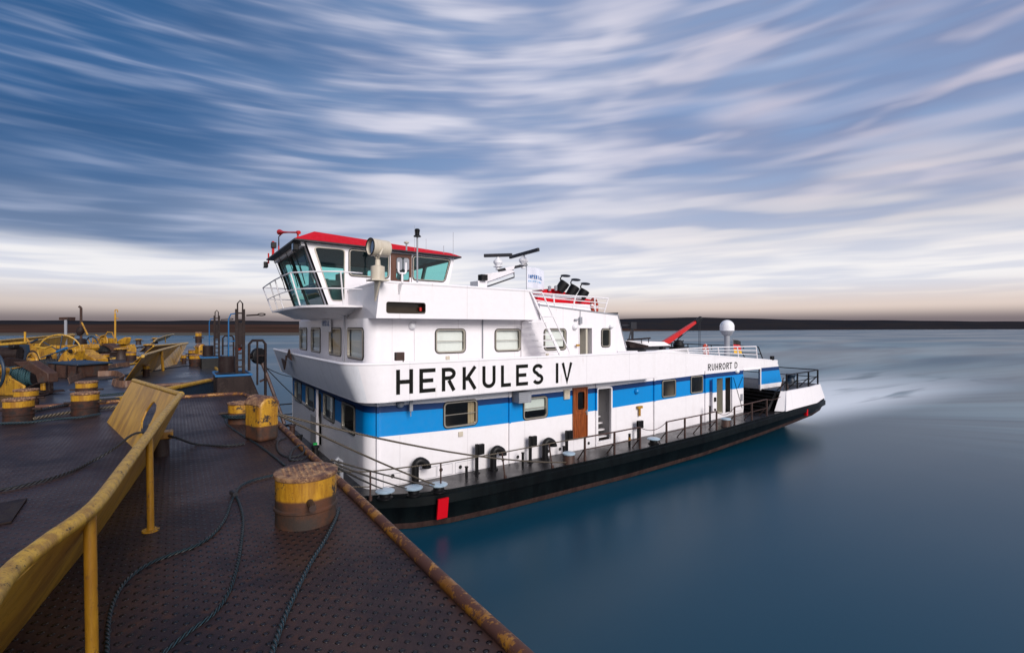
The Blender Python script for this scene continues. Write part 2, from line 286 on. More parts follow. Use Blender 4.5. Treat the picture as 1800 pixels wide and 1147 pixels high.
# ---------------------------------------------------------------- mesh builder
class MB:
    def __init__(s): s.v = []; s.f = []; s.mi = []; s.uv = {}; s.solidp = False
    def quad(s, *p, m=0):
        b = len(s.v); s.v += [Vector(q) for q in p]; s.f.append(tuple(range(b, b + len(p)))); s.mi.append(m); return s
    def box(s, a, b, m=0):
        x0, y0, z0 = a; x1, y1, z1 = b
        return s.hexa([(x0, y0, z0), (x1, y0, z0), (x1, y1, z0), (x0, y1, z0), (x0, y0, z1), (x1, y0, z1), (x1, y1, z1), (x0, y1, z1)], m)
    def hexa(s, p, m=0):
        s.solidp = True
        b = len(s.v); s.v += [Vector(q) for q in p]
        for f in ((3, 2, 1, 0), (4, 5, 6, 7), (0, 1, 5, 4), (1, 2, 6, 5), (2, 3, 7, 6), (3, 0, 4, 7)):
            s.f.append(tuple(b + i for i in f)); s.mi.append(m)
        return s
    def prism(s, poly, off, m=0, mcap=None):
        """poly: 3D loop, off: extrusion vector"""
        s.solidp = True; n = len(poly); b = len(s.v); off = Vector(off)
        s.v += [Vector(p) for p in poly] + [Vector(p) + off for p in poly]
        s.f.append(tuple(b + i for i in reversed(range(n)))); s.mi.append(m if mcap is None else mcap)
        s.f.append(tuple(b + n + i for i in range(n))); s.mi.append(m if mcap is None else mcap)
        for i in range(n):
            j = (i + 1) % n; s.f.append((b + i, b + j, b + n + j, b + n + i)); s.mi.append(m)
        return s
    def tube(s, pts, r, n=8, m=0, cap=True, closed=False, rs=None):
        pts = [Vector(p) for p in pts]; k = len(pts); b = len(s.v); L = 0; ref = None
        for i, p in enumerate(pts):
            if closed: tg = (pts[(i + 1) % k] - pts[i - 1])
            else: tg = (pts[min(i + 1, k - 1)] - pts[max(i - 1, 0)])
            tg = tg.normalized() if tg.length > 1e-9 else Vector((0, 0, 1))
            if ref is None:
                ref = Vector((0, 0, 1)) if abs(tg.z) < 0.9 else Vector((1, 0, 0))
            a = (ref - tg * ref.dot(tg))
            if a.length < 1e-5: a = tg.orthogonal()
            a.normalize(); ref = a; c = tg.cross(a)
            rr = rs[i] if rs else r
            if i: L += (p - pts[i - 1]).length
            for j in range(n):
                an = 2 * math.pi * j / n; s.v.append(p + (a * math.cos(an) + c * math.sin(an)) * rr)
                s.uv[b + i * n + j] = (L, j / n)
        for i in range(k if closed else k - 1):
            for j in range(n):
                q = (i + 1) % k
                s.f.append((b + i * n + j, b + i * n + (j + 1) % n, b + q * n + (j + 1) % n, b + q * n + j)); s.mi.append(m)
        if cap and not closed:
            s.f.append(tuple(b + j for j in reversed(range(n)))); s.mi.append(m)
            s.f.append(tuple(b + (k - 1) * n + j for j in range(n))); s.mi.append(m)
        return s
    def cyl(s, a, b, r, r2=None, n=16, m=0):
        return s.tube([a, b], r, n, m, rs=[r, r if r2 is None else r2])
    def lathe(s, prof, n=24, o=(0, 0, 0), ax=None, m=0, mfn=None):
        """prof [(r,z)], axis through o along ax"""
        o = Vector(o); ax = Vector(ax or (0, 0, 1)).normalized(); a = ax.orthogonal().normalized(); c = ax.cross(a); b = len(s.v)
        for (r, z) in prof:
            for j in range(n):
                an = 2 * math.pi * j / n; s.v.append(o + ax * z + (a * math.cos(an) + c * math.sin(an)) * r)
        for i in range(len(prof) - 1):
            for j in range(n):
                s.f.append((b + i * n + j, b + i * n + (j + 1) % n, b + (i + 1) * n + (j + 1) % n, b + (i + 1) * n + j)); s.mi.append(mfn(i) if mfn else m)
        if prof[0][0] > 1e-6: s.f.append(tuple(b + j for j in reversed(range(n)))); s.mi.append(m)
        if prof[-1][0] > 1e-6:
            k = len(prof) - 1; s.f.append(tuple(b + k * n + j for j in range(n))); s.mi.append(mfn(k - 1) if mfn else m)
        return s
    def sphere(s, c, r, n=14, m=0, sz=1.0):
        return s.lathe([(max(r * math.sin(math.pi * i / n), 1e-4), -r * sz * math.cos(math.pi * i / n)) for i in range(n + 1)], n * 2, c, m=m)
    def torus(s, c, R_, r, ax=(0, 0, 1), n=24, k=8, m=0):
        c = Vector(c); ax = Vector(ax).normalized(); a = ax.orthogonal().normalized(); d_ = ax.cross(a)
        return s.tube([c + (a * math.cos(2 * math.pi * i / n) + d_ * math.sin(2 * math.pi * i / n)) * R_ for i in range(n)], r, k, m, closed=True)
    def face_holes(s, outer, holes, m=0):
        polys = [[Vector(p) for p in outer]] + [[Vector(p) for p in h] for h in holes]
        tr = geometry.tessellate_polygon(polys); flat = [p for q in polys for p in q]; b = len(s.v); s.v += flat
        for tri in tr: s.f.append(tuple(b + i for i in tri)); s.mi.append(m)
        return s
    def build(s, name, mats, parent=None, local=False, bevel=0.0, seg=2, angle=35, solid=None):
        if not isinstance(mats, (list, tuple)): mats = [mats]
        off = Vector((0, 0, 0))
        if parent is not None and not local: off = wloc(parent)
        me = bpy.data.meshes.new(name); me.from_pydata([tuple(v - off) for v in s.v], [], s.f)
        for m_ in mats: me.materials.append(M[m_] if isinstance(m_, str) else m_)
        for p, mi in zip(me.polygons, s.mi): p.material_index = mi; p.use_smooth = True
        if s.uv:
            ul = me.uv_layers.new(name='UVMap')
            for p in me.polygons:
                vs = [s.uv.get(i, (0, 0)) for i in p.vertices]; wrap = max(a[1] for a in vs) - min(a[1] for a in vs) > 0.5
                for li, a in zip(p.loop_indices, vs): ul.data[li].uv = (a[0], a[1] + (1 if wrap and a[1] < 0.5 else 0))
        bm = bmesh.new(); bm.from_mesh(me)
        if not s.uv and not s.solidp: bmesh.ops.remove_doubles(bm, verts=bm.verts, dist=0.0004)
        bmesh.ops.recalc_face_normals(bm, faces=bm.faces); bm.to_mesh(me); bm.free()
        if solid:
            for p in me.polygons: p.use_smooth = False
        else: me.set_sharp_from_angle(angle=R(angle))
        o = bpy.data.objects.new(name, me); COL.objects.link(o)
        if parent is not None: o.parent = parent
        if solid: sm = o.modifiers.new('thick', 'SOLIDIFY'); sm.thickness = solid; sm.offset = -1
        if bevel:
            bv = o.modifiers.new('bevel', 'BEVEL'); bv.width = bevel; bv.segments = seg; bv.limit_method = 'ANGLE'; bv.angle_limit = R(40)
        return o
def wloc(o):
    v = Vector(o.location)
    while o.parent is not None: o = o.parent; v = v + Vector(o.location)
    return v
def tag(o, label=None, cat=None, group=None, kind=None):
    if label: o['label'] = label
    if cat: o['category'] = cat
    if group: o['group'] = group
    if kind: o['kind'] = kind
    return o
def thing(name, loc, label, cat, group=None, rz=0):
    o = bpy.data.objects.new(name, None); COL.objects.link(o); o.location = loc; o.rotation_euler = (0, 0, rz); o.empty_display_size = 0.3
    return tag(o, label, cat, group)
def copy_tree(o, parent=None):
    c = o.copy(); COL.objects.link(c); c.parent = parent
    for ch in list(o.children): copy_tree(ch, c)
    return c
def smooth(pts, n=6):
    """Catmull-Rom through the points"""
    P = [Vector(p) for p in pts]; out = []
    for i in range(len(P) - 1):
        p0, p1, p2, p3 = P[max(i - 1, 0)], P[i], P[i + 1], P[min(i + 2, len(P) - 1)]
        for k in range(n):
            x = k / n; out.append(0.5 * ((2 * p1) + (p2 - p0) * x + (2 * p0 - 5 * p1 + 4 * p2 - p3) * x * x + (3 * p1 - p0 - 3 * p2 + p3) * x ** 3))
    out.append(P[-1]); return out
def sag(a, b, h, n=14):
    a = Vector(a); b = Vector(b)
    return [a.lerp(b, i / n) - Vector((0, 0, 4 * h * (i / n) * (1 - i / n))) for i in range(n + 1)]
def bilin(c, x, y): return (c[0] * (1 - x) + c[1] * x) * (1 - y) + (c[3] * (1 - x) + c[2] * x) * y
def round_quad(c, off, r, n=4):
    """rounded outline of quad c (bl, br, tr, tl), grown by off metres"""
    w = ((c[1] - c[0]).length + (c[2] - c[3]).length) / 2; h = ((c[3] - c[0]).length + (c[2] - c[1]).length) / 2
    out = []
    for (cx, cy, a0) in ((w + off - r, -off + r, -90), (w + off - r, h + off - r, 0), (-off + r, h + off - r, 90), (-off + r, -off + r, 180)):
        for i in range(n + 1):
            a = R(a0 + 90 * i / n); out.append(bilin(c, (cx + r * math.cos(a)) / w, (cy + r * math.sin(a)) / h))
    return out
def ring(mb, outer, inner, nrm, d0, d1, m=0):
    n = len(outer); b = len(mb.v)
    for L_, dd in ((outer, d1), (inner, d1), (inner, d0), (outer, d0)): mb.v += [p + nrm * dd for p in L_]
    for q in range(4):
        w = (q + 1) % 4
        for i in range(n):
            j = (i + 1) % n; mb.f.append((b + q * n + i, b + q * n + j, b + w * n + j, b + w * n + i)); mb.mi.append(m)
def window(parent, c, nrm, r=0.09, fw=0.032, frame='steel', pane='glassdark', blind=None, bar=False, name='window', seal=True, depth=0.03):
    c = [Vector(p) for p in c]; nrm = Vector(nrm).normalized()
    mb = MB(); ring(mb, round_quad(c, fw * 0.9, r + fw), round_quad(c, -0.012, r), nrm, -0.05, depth)
    fr = mb.build(name, frame, parent)
    if seal:
        mb = MB(); ring(mb, round_quad(c, fw * 0.9 + 0.03, r + fw + 0.03), round_quad(c, fw * 0.9 - 0.004, r + fw), nrm, -0.02, depth * 0.8)
        mb.build('rubber_seal', 'rubber', fr)
    mb = MB(); mb.quad(*[p - nrm * 0.015 for p in round_quad(c, -0.005, r)]); mb.build('pane', pane, fr)
    if bar:
        a = bilin(c, 0.02, 0.48); b_ = bilin(c, 0.98, 0.48); mb = MB(); up = (c[3] - c[0]).normalized() * 0.02
        mb.prism([a + nrm * 0.012, b_ + nrm * 0.012, b_ + nrm * 0.012 + up, a + nrm * 0.012 + up], -nrm * 0.022); mb.build('glazing_bar', frame, fr)
    if blind:
        mat_, x0, x1, y0, y1 = blind
        N = 26; mb = MB()
        for i in range(N):
            xa = x0 + (x1 - x0) * i / N; xb = x0 + (x1 - x0) * (i + 1) / N
            da = 0.11 + 0.018 * math.sin(i * 1.9); db = 0.11 + 0.018 * math.sin((i + 1) * 1.9)
            if mat_ == 'blind': da = db = 0.10
            mb.quad(bilin(c, xa, y0) - nrm * da, bilin(c, xb, y0) - nrm * db, bilin(c, xb, y1) - nrm * db, bilin(c, xa, y1) - nrm * da)
        mb.build('curtain' if mat_ == 'curtain' else 'blind', mat_, fr)
    return fr
# ================================================================ SETTING: water and far banks
m, t, p, tc = newmat('river water'); M['water'] = m
sx, sy, sz = t.sep(tc)
w1 = t.noise(t.mul(tc, (0.035, 0.12, 1)), 1.0, 3, 0.5); w2 = t.noise(t.mul(tc, (0.010, 0.028, 1)), 1.0, 2, 0.5, 0.5)
fy = t.m('ABSOLUTE', t.m('SUBTRACT', sy, t.m('ADD', 18.5, t.m('MULTIPLY', t.m('SUBTRACT', sx, 30.0), 0.02))))
wid = t.m('ADD', 6.2, t.m('MULTIPLY', t.m('SUBTRACT', sx, 31.0), 0.12))
fm = t.mr(t.m('DIVIDE', fy, wid), 1.05, 0.35)
fm = t.m('MULTIPLY', fm, t.m('MULTIPLY', t.mr(sx, 29.5, 31.5), t.mr(sx, 90.0, 36.0)))
ft = t.noise(t.mul(tc, (0.06, 0.36, 1)), 1.0, 2.5, 0.5, 0.6)
foam = t.m('MULTIPLY', fm, t.m('MAXIMUM', t.mr(ft, 0.26, 0.50), t.mr(sx, 56.0, 36.0)))
# streaks fanning out from the stern with the wash
px_ = t.m('SUBTRACT', sx, 27.0); py_ = t.m('SUBTRACT', sy, 19.0)
rad = t.m('SQRT', t.m('ADD', t.m('MULTIPLY', px_, px_), t.m('MULTIPLY', py_, py_)))
ang = t.m('ADD', t.m('ARCTAN2', py_, px_), t.m('MULTIPLY', t.m('LOGARITHM', t.m('ADD', rad, 1.0), 2.718), 0.10))
trail = t.noise(t.xyz(t.m('MULTIPLY', ang, 9.0), t.m('MULTIPLY', rad, 0.014), 0.0), 1.0, 3, 0.55, 0.3)
tm = t.m('MULTIPLY', t.mr(rad, 6.0, 24.0), t.m('MULTIPLY', t.mr(rad, 420.0, 90.0), t.mr(px_, -6.0, 16.0)))
c = t.mix(t.mr(w2, 0.38, 0.62), (0.002, 0.040, 0.072, 1), (0.010, 0.066, 0.112, 1))
c = t.mix(t.m('MULTIPLY', t.m('MULTIPLY', tm, t.mr(trail, 0.36, 0.66)), 0.6), c, (0.12, 0.23, 0.28, 1))
c = t.mix(t.m('MULTIPLY', foam, 0.95), c, (0.80, 0.84, 0.86, 1))
t.put(p.inputs['Base Color'], c)
t.put(p.inputs['Roughness'], t.m('ADD', t.mr(w2, 0.35, 0.65, 0.30, 0.40), t.m('MULTIPLY', foam, 0.3)))
p.inputs['IOR'].default_value = 1.33
hgt = t.m('ADD', t.m('MULTIPLY', w1, 1.0), t.m('MULTIPLY', t.m('MULTIPLY', trail, tm), 0.6))
t.put(p.inputs['Normal'], t.bump(hgt, 0.14, 0.6))
mb = MB(); N = 24; Rr = [0, 40, 120, 400, 1200, 4000, 8000]
for i in range(len(Rr) - 1):
    for j in range(N):
        a0 = 2 * math.pi * j / N; a1 = 2 * math.pi * (j + 1) / N
        q = [(Rr[i] * math.cos(a0), Rr[i] * math.sin(a0), 0), (Rr[i + 1] * math.cos(a0), Rr[i + 1] * math.sin(a0), 0), (Rr[i + 1] * math.cos(a1), Rr[i + 1] * math.sin(a1), 0), (Rr[i] * math.cos(a1), Rr[i] * math.sin(a1), 0)]
        mb.quad(*(q if i else q[1:3] + [(0, 0, 0)]))
tag(mb.build('water', 'water'), kind='structure')
def bankmat(name, c1, c2, c3):
    m, t, p, tc = newmat(name); z = t.sep(tc)[2]
    n = t.noise(t.mul(tc, (0.004, 0.004, 0.9)), 1.0, 3, 0.6); n2 = t.noise(t.mul(tc, (0.02, 0.02, 3.0)), 1.0, 2, 0.6)
    c = t.mix(t.mr(n, 0.35, 0.65), tuple(c1) + (1,), tuple(c2) + (1,)); c = t.mix(t.mr(n2, 0.45, 0.75), c, tuple(c3) + (1,))
    t.put(p.inputs['Base Color'], c); p.inputs['Roughness'].default_value = 1.0; p.inputs['Specular IOR Level'].default_value = 0.0; return m
M['beach'] = bankmat('pale shore', (0.10, 0.095, 0.085), (0.07, 0.066, 0.058), (0.13, 0.12, 0.11))
M['meadow'] = bankmat('brown meadow', (0.060, 0.032, 0.025), (0.038, 0.024, 0.019), (0.075, 0.042, 0.032))
M['forest'] = bankmat('dark tree belt', (0.010, 0.013, 0.020), (0.018, 0.018, 0.022), (0.024, 0.018, 0.018))
BP = [(-900, 300), (-200, 320), (500, 345), (800, 420), (1000, 560), (1150, 720), (1500, 1150), (1900, 1500), (2600, 1500)]
def bankstrip(name, mat_, prof, kind='structure', rag=0.0):
    """prof: list of (distance behind the waterline / depth at left, z-left, z-right)"""
    mb = MB(); rows = []
    pts = []
    for i in range(len(BP) - 1):
        for k in range(24):
            f = k / 24; u = BP[i][0] + (BP[i + 1][0] - BP[i][0]) * f; cy = BP[i][1] + (BP[i + 1][1] - BP[i][1]) * f; pts.append((u, cy))
    for (u, cy) in pts:
        g = min(max((u - 900) / 350, 0), 1); g = g * g * (3 - 2 * g); row = []
        for (dd, zl, zr) in prof:
            p_ = onD(u, VH, cy + dd); z = zl + (zr - zl) * g
            if rag: z += rag * (0.6 * math.sin(u * 0.021) + 0.4 * math.sin(u * 0.057 + 1)) * (1 if dd else 0) * z
            row.append((p_.x, p_.y, z))
        rows.append(row)
    for a, b_ in zip(rows[:-1], rows[1:]):
        for k in range(len(prof) - 1): mb.quad(a[k], b_[k], b_[k + 1], a[k + 1])
    return tag(mb.build(name, mat_), kind=kind)
bankstrip('far_shore', 'beach', [(0, -0.5, -0.5), (4, 1.2, .2), (14, 1.9, .35)])
bankstrip('meadow', 'meadow', [(12, 1.5, .3), (30, 5.5, .5), (60, 8.2, .6), (160, 8.8, 1)])
bankstrip('far_woodland', 'forest', [(70, 5, .5), (74, 10.2, 18), (90, 11.6, 24), (260, 10.5, 26)], rag=0.035)
# ================================================================ THE PUSH BOAT
boat = thing('push_boat', (16, 19.5, 0), 'white push boat with blue stripes, red wheelhouse roof and black hull', 'boat')
YC = 19.5
def mir(y): return 2 * YC - y
def shr(X):
    P = [(4.0, .15), (6.5, .06), (9, 0), (14, .03), (21, .16), (29, .22), (60, .22)]
    if X <= P[0][0]: return P[0][1]
    for (a, b_), (c_, d_) in zip(P[:-1], P[1:]):
        if X <= c_: return b_ + (d_ - b_) * (X - a) / (c_ - a)
    return .22
DZ = 1.0     # main deck
# hull plan (starboard side), deck height
HP = [(1.6, 14.0, 1.0), (3.2, 13.9, 1.0), (4.6, 13.35, 1.0), (5.6, 12.85, 1.0), (6.6, 12.6, 1.0), (8, 12.5, 1.0), (14, 12.5, 1.0), (19, 12.5, 1.08), (24, 12.5, 1.28), (27, 12.52, 1.42), (29.6, 12.56, 1.5), (31.1, 12.78, 1.57), (31.5, 13.2, 1.6)]
full = [Vector(p) for p in HP] + [Vector((x, mir(y), z)) for x, y, z in reversed(HP)]
mb = MB(); n = len(full)
def hullring(z_off, zabs, inset):
    out = []
    for p_ in full:
        y = p_.y + (inset if p_.y < YC else -inset); x = p_.x + (inset if p_.x < 3 else (-inset if p_.x > 29 else 0))
        out.append(Vector((x, y, p_.z + z_off if zabs is None else zabs)))
    return out
def rise(x): return 0.0 if x < 16 else 0.95 * ((x - 16) / 15.5) ** 1.3
def rring(z, inset, k):
    out = hullring(0, z, inset)
    for p_ in out: p_.z += rise(p_.x + inset) * k
    return out
rings2 = [hullring(0.0, None, 0.0), hullring(-0.02, None, 0.0), hullring(-0.05, None, -0.05), hullring(-0.30, None, -0.05), hullring(-0.34, None, 0.02), rring(0.20, 0.10, 1.0), rring(0.02, 0.16, 1.0), rring(-0.25, 1.2, .75), hullring(0, -1.2, 2.6)]
for k in range(len(rings2) - 1):
    for i in range(n):
        j = (i + 1) % n; mb.quad(rings2[k][i], rings2[k][j], rings2[k + 1][j], rings2[k + 1][i], m=1 if k >= 5 else 0)
hull = mb.build('hull', ['hull', 'antifoul'], boat, angle=50)
mb = MB(); dk = [(p_.x, p_.y, p_.z + 0.0) for p_ in full]
for i in range(len(HP) - 1):
    a, b_ = HP[i], HP[i + 1]; mb.quad(a, b_, (b_[0], mir(b_[1]), b_[2]), (a[0], mir(a[1]), a[2]))
mb.build('main_deck', 'bdeck', boat)
# low deck-edge bar
mb = MB(); mb.tube([(x, y + 0.03, z + 0.03) for x, y, z in HP], 0.035, 6); mb.tube([(x, mir(y) - 0.03, z + 0.03) for x, y, z in HP], 0.035, 6); mb.build('deck_edge_bar', 'hull', boat)
for (u, v0, v1, wd) in ((780, 881, 921, .33), (1421, 717, 728, .35)):
    a = onY(u, v0, 12.44); b_ = onY(u, v1, 12.47); zb = max(b_.z, 0.02)
    mb = MB(); y0 = 12.44; zt = min(a.z, 0.90)
    hx = wd / 2
    if u < 1000: mb.hexa([(a.x - hx, 12.535, 0.30), (a.x + hx, 12.535, 0.30), (a.x + hx, 12.6, 0.30), (a.x - hx, 12.6, 0.30), (a.x - hx, 12.44, 0.90), (a.x + hx, 12.44, 0.90), (a.x + hx, 12.5, 0.90), (a.x - hx, 12.5, 0.90)])
    else: mb.box((a.x - hx * .45, 12.49, 0.95), (a.x + hx * .45, 12.62, 1.30))
    mb.build('draught_mark', 'red', boat)
# ---- walls with a rounded starboard bow corner: coordinate a runs aft along the side, negative round the corner and along the front
class Shell:
    def __init__(s, X0, T, r, lean=0.0, zb=0.0): s.X0 = X0; s.T = T; s.r = r; s.L = r * math.pi / 2; s.lean = lean; s.zb = zb
    def p(s, a, z, d=0.0):
        """d = outward offset"""
        X0 = s.X0 - s.lean * (z - s.zb) * 0
        if a >= 0: return Vector((X0 + s.r + a, s.T - d, z))
        if a > -s.L:
            an = -a / s.r; return Vector((X0 + s.r - (s.r + d) * math.sin(an), s.T + s.r - (s.r + d) * math.cos(an), z))
        return Vector((X0 - d, s.T + s.r + (-a - s.L), z))
    def aX(s, X): return X - s.X0 - s.r
    def aY(s, Y): return -(Y - s.T - s.r) - s.L
def gridwall(mb, sh, a0, a1, bands, holes, sheer=False, extra=()):
    """bands: [(z0,z1,mat)...]; holes: [(a0,a1,z0,z1)]"""
    As = {a0, a1, 0.0, -sh.L}; As |= {-sh.L * i / 8 for i in range(9)}; As |= set(extra)
    for h in holes: As |= {h[0], h[1]}
    x = a0
    while x < a1: As.add(x); x += 2.0
    As = sorted(a for a in As if a0 - 1e-6 <= a <= a1 + 1e-6)
    As = [a for i, a in enumerate(As) if i == 0 or a - As[i - 1] > 1e-4]
    for (z0, z1, mt) in bands:
        zs = {z0, z1}
        for h in holes:
            for z in h[2:]:
                if z0 < z < z1: zs.add(z)
        zs = sorted(zs)
        for i in range(len(As) - 1):
            for k in range(len(zs) - 1):
                am = (As[i] + As[i + 1]) / 2; zm = (zs[k] + zs[k + 1]) / 2
                if any(h[0] < am < h[1] and h[2] < zm < h[3] for h in holes): continue
                def P(a, z):
                    q = sh.p(a, z)
                    if sheer and 1.05 < z < 3.6: q.z += shr(q.x)
                    return q
                mb.quad(P(As[i], zs[k]), P(As[i + 1], zs[k]), P(As[i + 1], zs[k + 1]), P(As[i], zs[k + 1]), m=mt)
S1 = Shell(4.58, 14.0, 0.45)
Z2 = 3.68
BB, BM, BT = 2.42, 3.13, 3.33         # painted stripes
def sideQ(u0, v0t, v0b, u1, v1t=None, v1b=None, T=14.0):
    a = onY(u0, v0t, T); b_ = onY(u0, v0b, T); c_ = onY(u1, 0, T); return a.x, c_.x, b_.z, a.z
L1 = []     # (X0,X1,z0,z1)
L1w = [sideQ(781.5, 709, 750.5, 837), sideQ(921, 701, 736, 960.5), sideQ(1164.5, 669.5, 697, 1186.5), sideQ(1214.5, 662.5, 690, 1234.5)]
L1d = sideQ(1006, 681.5, 772, 1031.5)
L1s = sideQ(1050, 683.5, 771, 1073)
D2 = sideQ(1259, 665, 723.5, 1270.5); D3 = sideQ(1275, 663.5, 720.5, 1284)
OPN = sideQ(1306.5, 650.5, 740, 1336)
holes = []
def hole(q, shz=True):
    x0, x1, z0, z1 = q; s = shr((x0 + x1) / 2) if shz else 0
    holes.append((S1.aX(x0), S1.aX(x1), z0 - s, z1 - s)); return x0, x1, z0, z1
for q in L1w: hole(q)
hole((L1d[0], L1d[1], max(L1d[2], 1.12), L1d[3])); hole((L1s[0], L1s[1], 1.2, L1s[3])); hole((D2[0], D2[1], 1.45, D2[3])); hole((D3[0], D3[1], 1.45, D3[3]))
XO0, XO1 = OPN[0], OPN[1]
# front windows of the main deck house (on X = 4.58)
def frontQ(u0, u1, vt0, vb0, X):
    a = onX(u0, vt0, X); b_ = onX(u0, vb0, X); c_ = onX(u1, 0, X); return a.y, c_.y, b_.z, a.z   # far Y, near Y
F1 = [frontQ(519, 530, 668, 694, 4.58), frontQ(538.5, 552.5, 677, 707, 4.58), frontQ(569, 588, 691, 726, 4.58), frontQ(602, 624, 706, 746, 4.58)]
F1 = [(q[0], q[1], 2.45, 3.28) for q in F1]
FD = frontQ(555, 565, 685, 700, 4.58)
fh = [(S1.aY(q[0]), S1.aY(q[1]), q[2] - .13, q[3] - .13) for q in F1]
fh.append((S1.aY(FD[0]), S1.aY(FD[1]), 1.25 - .13, 3.1))
bands = [(1.0, BB, 0), (BB, BM, 1), (BM, BT, 2), (BT, Z2, 0)]
aEnd = S1.aX(XO0); aPort = S1.aY(24.9)
mb = MB(); gridwall(mb, S1, aPort, aEnd, bands, holes + fh, sheer=True)
mb.build('deckhouse_wall', ['white', 'blue', 'navy'], boat, angle=40)
# inner / hidden walls closing the house
mb = MB(); mb.quad((4.58, 25, 1), (26.4, 25, 1), (26.4, 25, Z2), (4.58, 25, Z2)); mb.quad((XO0, 14.02, 1), (XO0, 25, 1), (XO0, 25, Z2), (XO0, 14.02, Z2))
mb.build('port_wall', 'white', boat)
mb = MB(); mb.box((5.2, 16.4, 1.02), (12.3, 16.5, 3.6)); mb.box((14.9, 15.4, 1.02), (24, 15.5, 3.6)); mb.box((14.8, 14.1, 1.02), (14.9, 15.4, 3.6)); mb.build('inner_bulkhead', 'interior', boat)
for i, q in enumerate(L1w):
    x0, x1, z0, z1 = q; s0 = 0
    c = [Vector((x0, 14, z0)), Vector((x1, 14, z0)), Vector((x1, 14, z1)), Vector((x0, 14, z1))]
    bl = [('curtain', 0.78, 0.98, 0.0, 1.0), ('blind', 0.02, 0.98, 0.35, 1.0), None, None][i]
    w = window(boat, c, (0, -1, 0), bar=i < 2, blind=bl, r=0.10 if i < 2 else 0.05)
for i, q in enumerate(F1):
    c = [Vector((4.58, q[0], q[2])), Vector((4.58, q[1], q[2])), Vector((4.58, q[1], q[3])), Vector((4.58, q[0], q[3]))]
    window(boat, c, (-1, 0, 0), blind=('blind', 0.05, 0.6, 0.3, 1.0) if i < 3 else ('curtain', 0.6, 0.95, 0.0, 1.0), r=0.08)
# grey leaning hatch door and ladder on the front
mb = MB(); mb.box((4.40, FD[1] - .02, 1.2), (4.50, FD[0] + .1, 2.35)); o = mb.build('hatch_door', 'greydoor', boat, bevel=.02)
mb = MB(); yy = FD[1] - .25
mb.tube([(4.35, yy, 1.2), (4.35, yy, 3.45)], .025); mb.tube([(4.35, yy - .18, 1.2), (4.35, yy - .18, 3.45)], .025)
for k in range(8): mb.tube([(4.35, yy, 1.4 + k * .27), (4.35, yy - .18, 1.4 + k * .27)], .015, 6)
mb.build('front_ladder', 'white', boat)
# wooden door
x0, x1, z0, z1 = L1d; z0 = max(z0, 1.12)
c = [Vector((x0, 14, z0)), Vector((x1, 14, z0)), Vector((x1, 14, z1)), Vector((x0, 14, z1))]
mb = MB(); w_, h_ = x1 - x0, z1 - z0
oc = [bilin(c, .30, .56), bilin(c, .80, .56), bilin(c, .80, .92), bilin(c, .30, .92)]
mb.face_holes([p_ - Vector((0, .03, 0)) for p_ in c], [[p_ - Vector((0, .03, 0)) for p_ in round_quad(oc, 0, .08)]])
dr = mb.build('door', 'wood', boat, solid=.05); dr['label'] = 'brown varnished wooden door with a rounded window'
mb = MB(); mb.quad(*[p_ - Vector((0, .0, 0)) for p_ in oc]); mb.build('door_pane', 'glassdark', dr)
mb = MB(); ring(mb, round_quad(oc, .03, .1), round_quad(oc, -.01, .08), Vector((0, -1, 0)), .02, .05); mb.build('door_window_frame', 'wood', dr)
mb = MB()
for (ax_, bx_, ay_, by_) in ((.12, .9, .06, .5),):
    P4 = [bilin(c, ax_, ay_), bilin(c, bx_, ay_), bilin(c, bx_, by_), bilin(c, ax_, by_)]; ring(mb, P4, [bilin(P4, .06, .05), bilin(P4, .94, .05), bilin(P4, .94, .95), bilin(P4, .06, .95)], Vector((0, -1, 0)), .03, .045)
for k in range(1, 6): a = bilin(c, .12 + .13 * k, .08); b_ = bilin(c, .12 + .13 * k, .48); mb.box((a.x - .006, a.y - .04, a.z), (a.x + .006, a.y - .028, b_.z))
ring(mb, [bilin(c, 0, 0) , bilin(c, 1, 0), bilin(c, 1, 1), bilin(c, 0, 1)], [bilin(c, .07, .02), bilin(c, .93, .02), bilin(c, .93, .98), bilin(c, .07, .98)], Vector((0, -1, 0)), .028, .06)
mb.build('door_panelling', 'wood', dr)
mb = MB(); hx = bilin(c, .92, .5); mb.box((hx.x - .02, hx.y - .09, hx.z - .1), (hx.x + .02, hx.y - .055, hx.z + .1)); mb.tube([hx + Vector((0, -.08, .03)), hx + Vector((-.12, -.10, .03))], .012, 6); mb.build('door_handle', 'grey', dr)
# white doorway with companion stairs
x0, x1, z0, z1 = L1s; z0 = 1.2
c = [Vector((x0, 14, z0)), Vector((x1, 14, z0)), Vector((x1, 14, z1)), Vector((x0, 14, z1))]
mb = MB(); ring(mb, round_quad(c, .07, .12), round_quad(c, 0, .06), Vector((0, -1, 0)), -.05, .05); dw = mb.build('doorway', 'white', boat)
mb = MB()
for k in range(9): mb.box((x0 + .25 + .0 * k, 14.25 + k * .13, 1.25 + k * .25), (x1 + 0.08, 14.42 + k * .13, 1.30 + k * .25))
mb.prism([(x0 + .2, 14.15, 1.2), (x0 + .2, 14.4, 1.2), (x0 + .2, 15.4, 3.4), (x0 + .2, 15.1, 3.4)], (.04, 0, 0)); mb.build('companion_stairs', 'white', dw)
mb = MB(); mb.box((x0 - .1, 15.6, 1.2), (x1 + .1, 15.65, 3.6)); mb.box((x0 - .15, 14.05, 1.2), (x0 - .1, 15.6, 3.6)); mb.box((x1 + .1, 14.05, 1.2), (x1 + .15, 15.6, 3.6)); mb.build('lobby_wall', 'greydoor', dw)
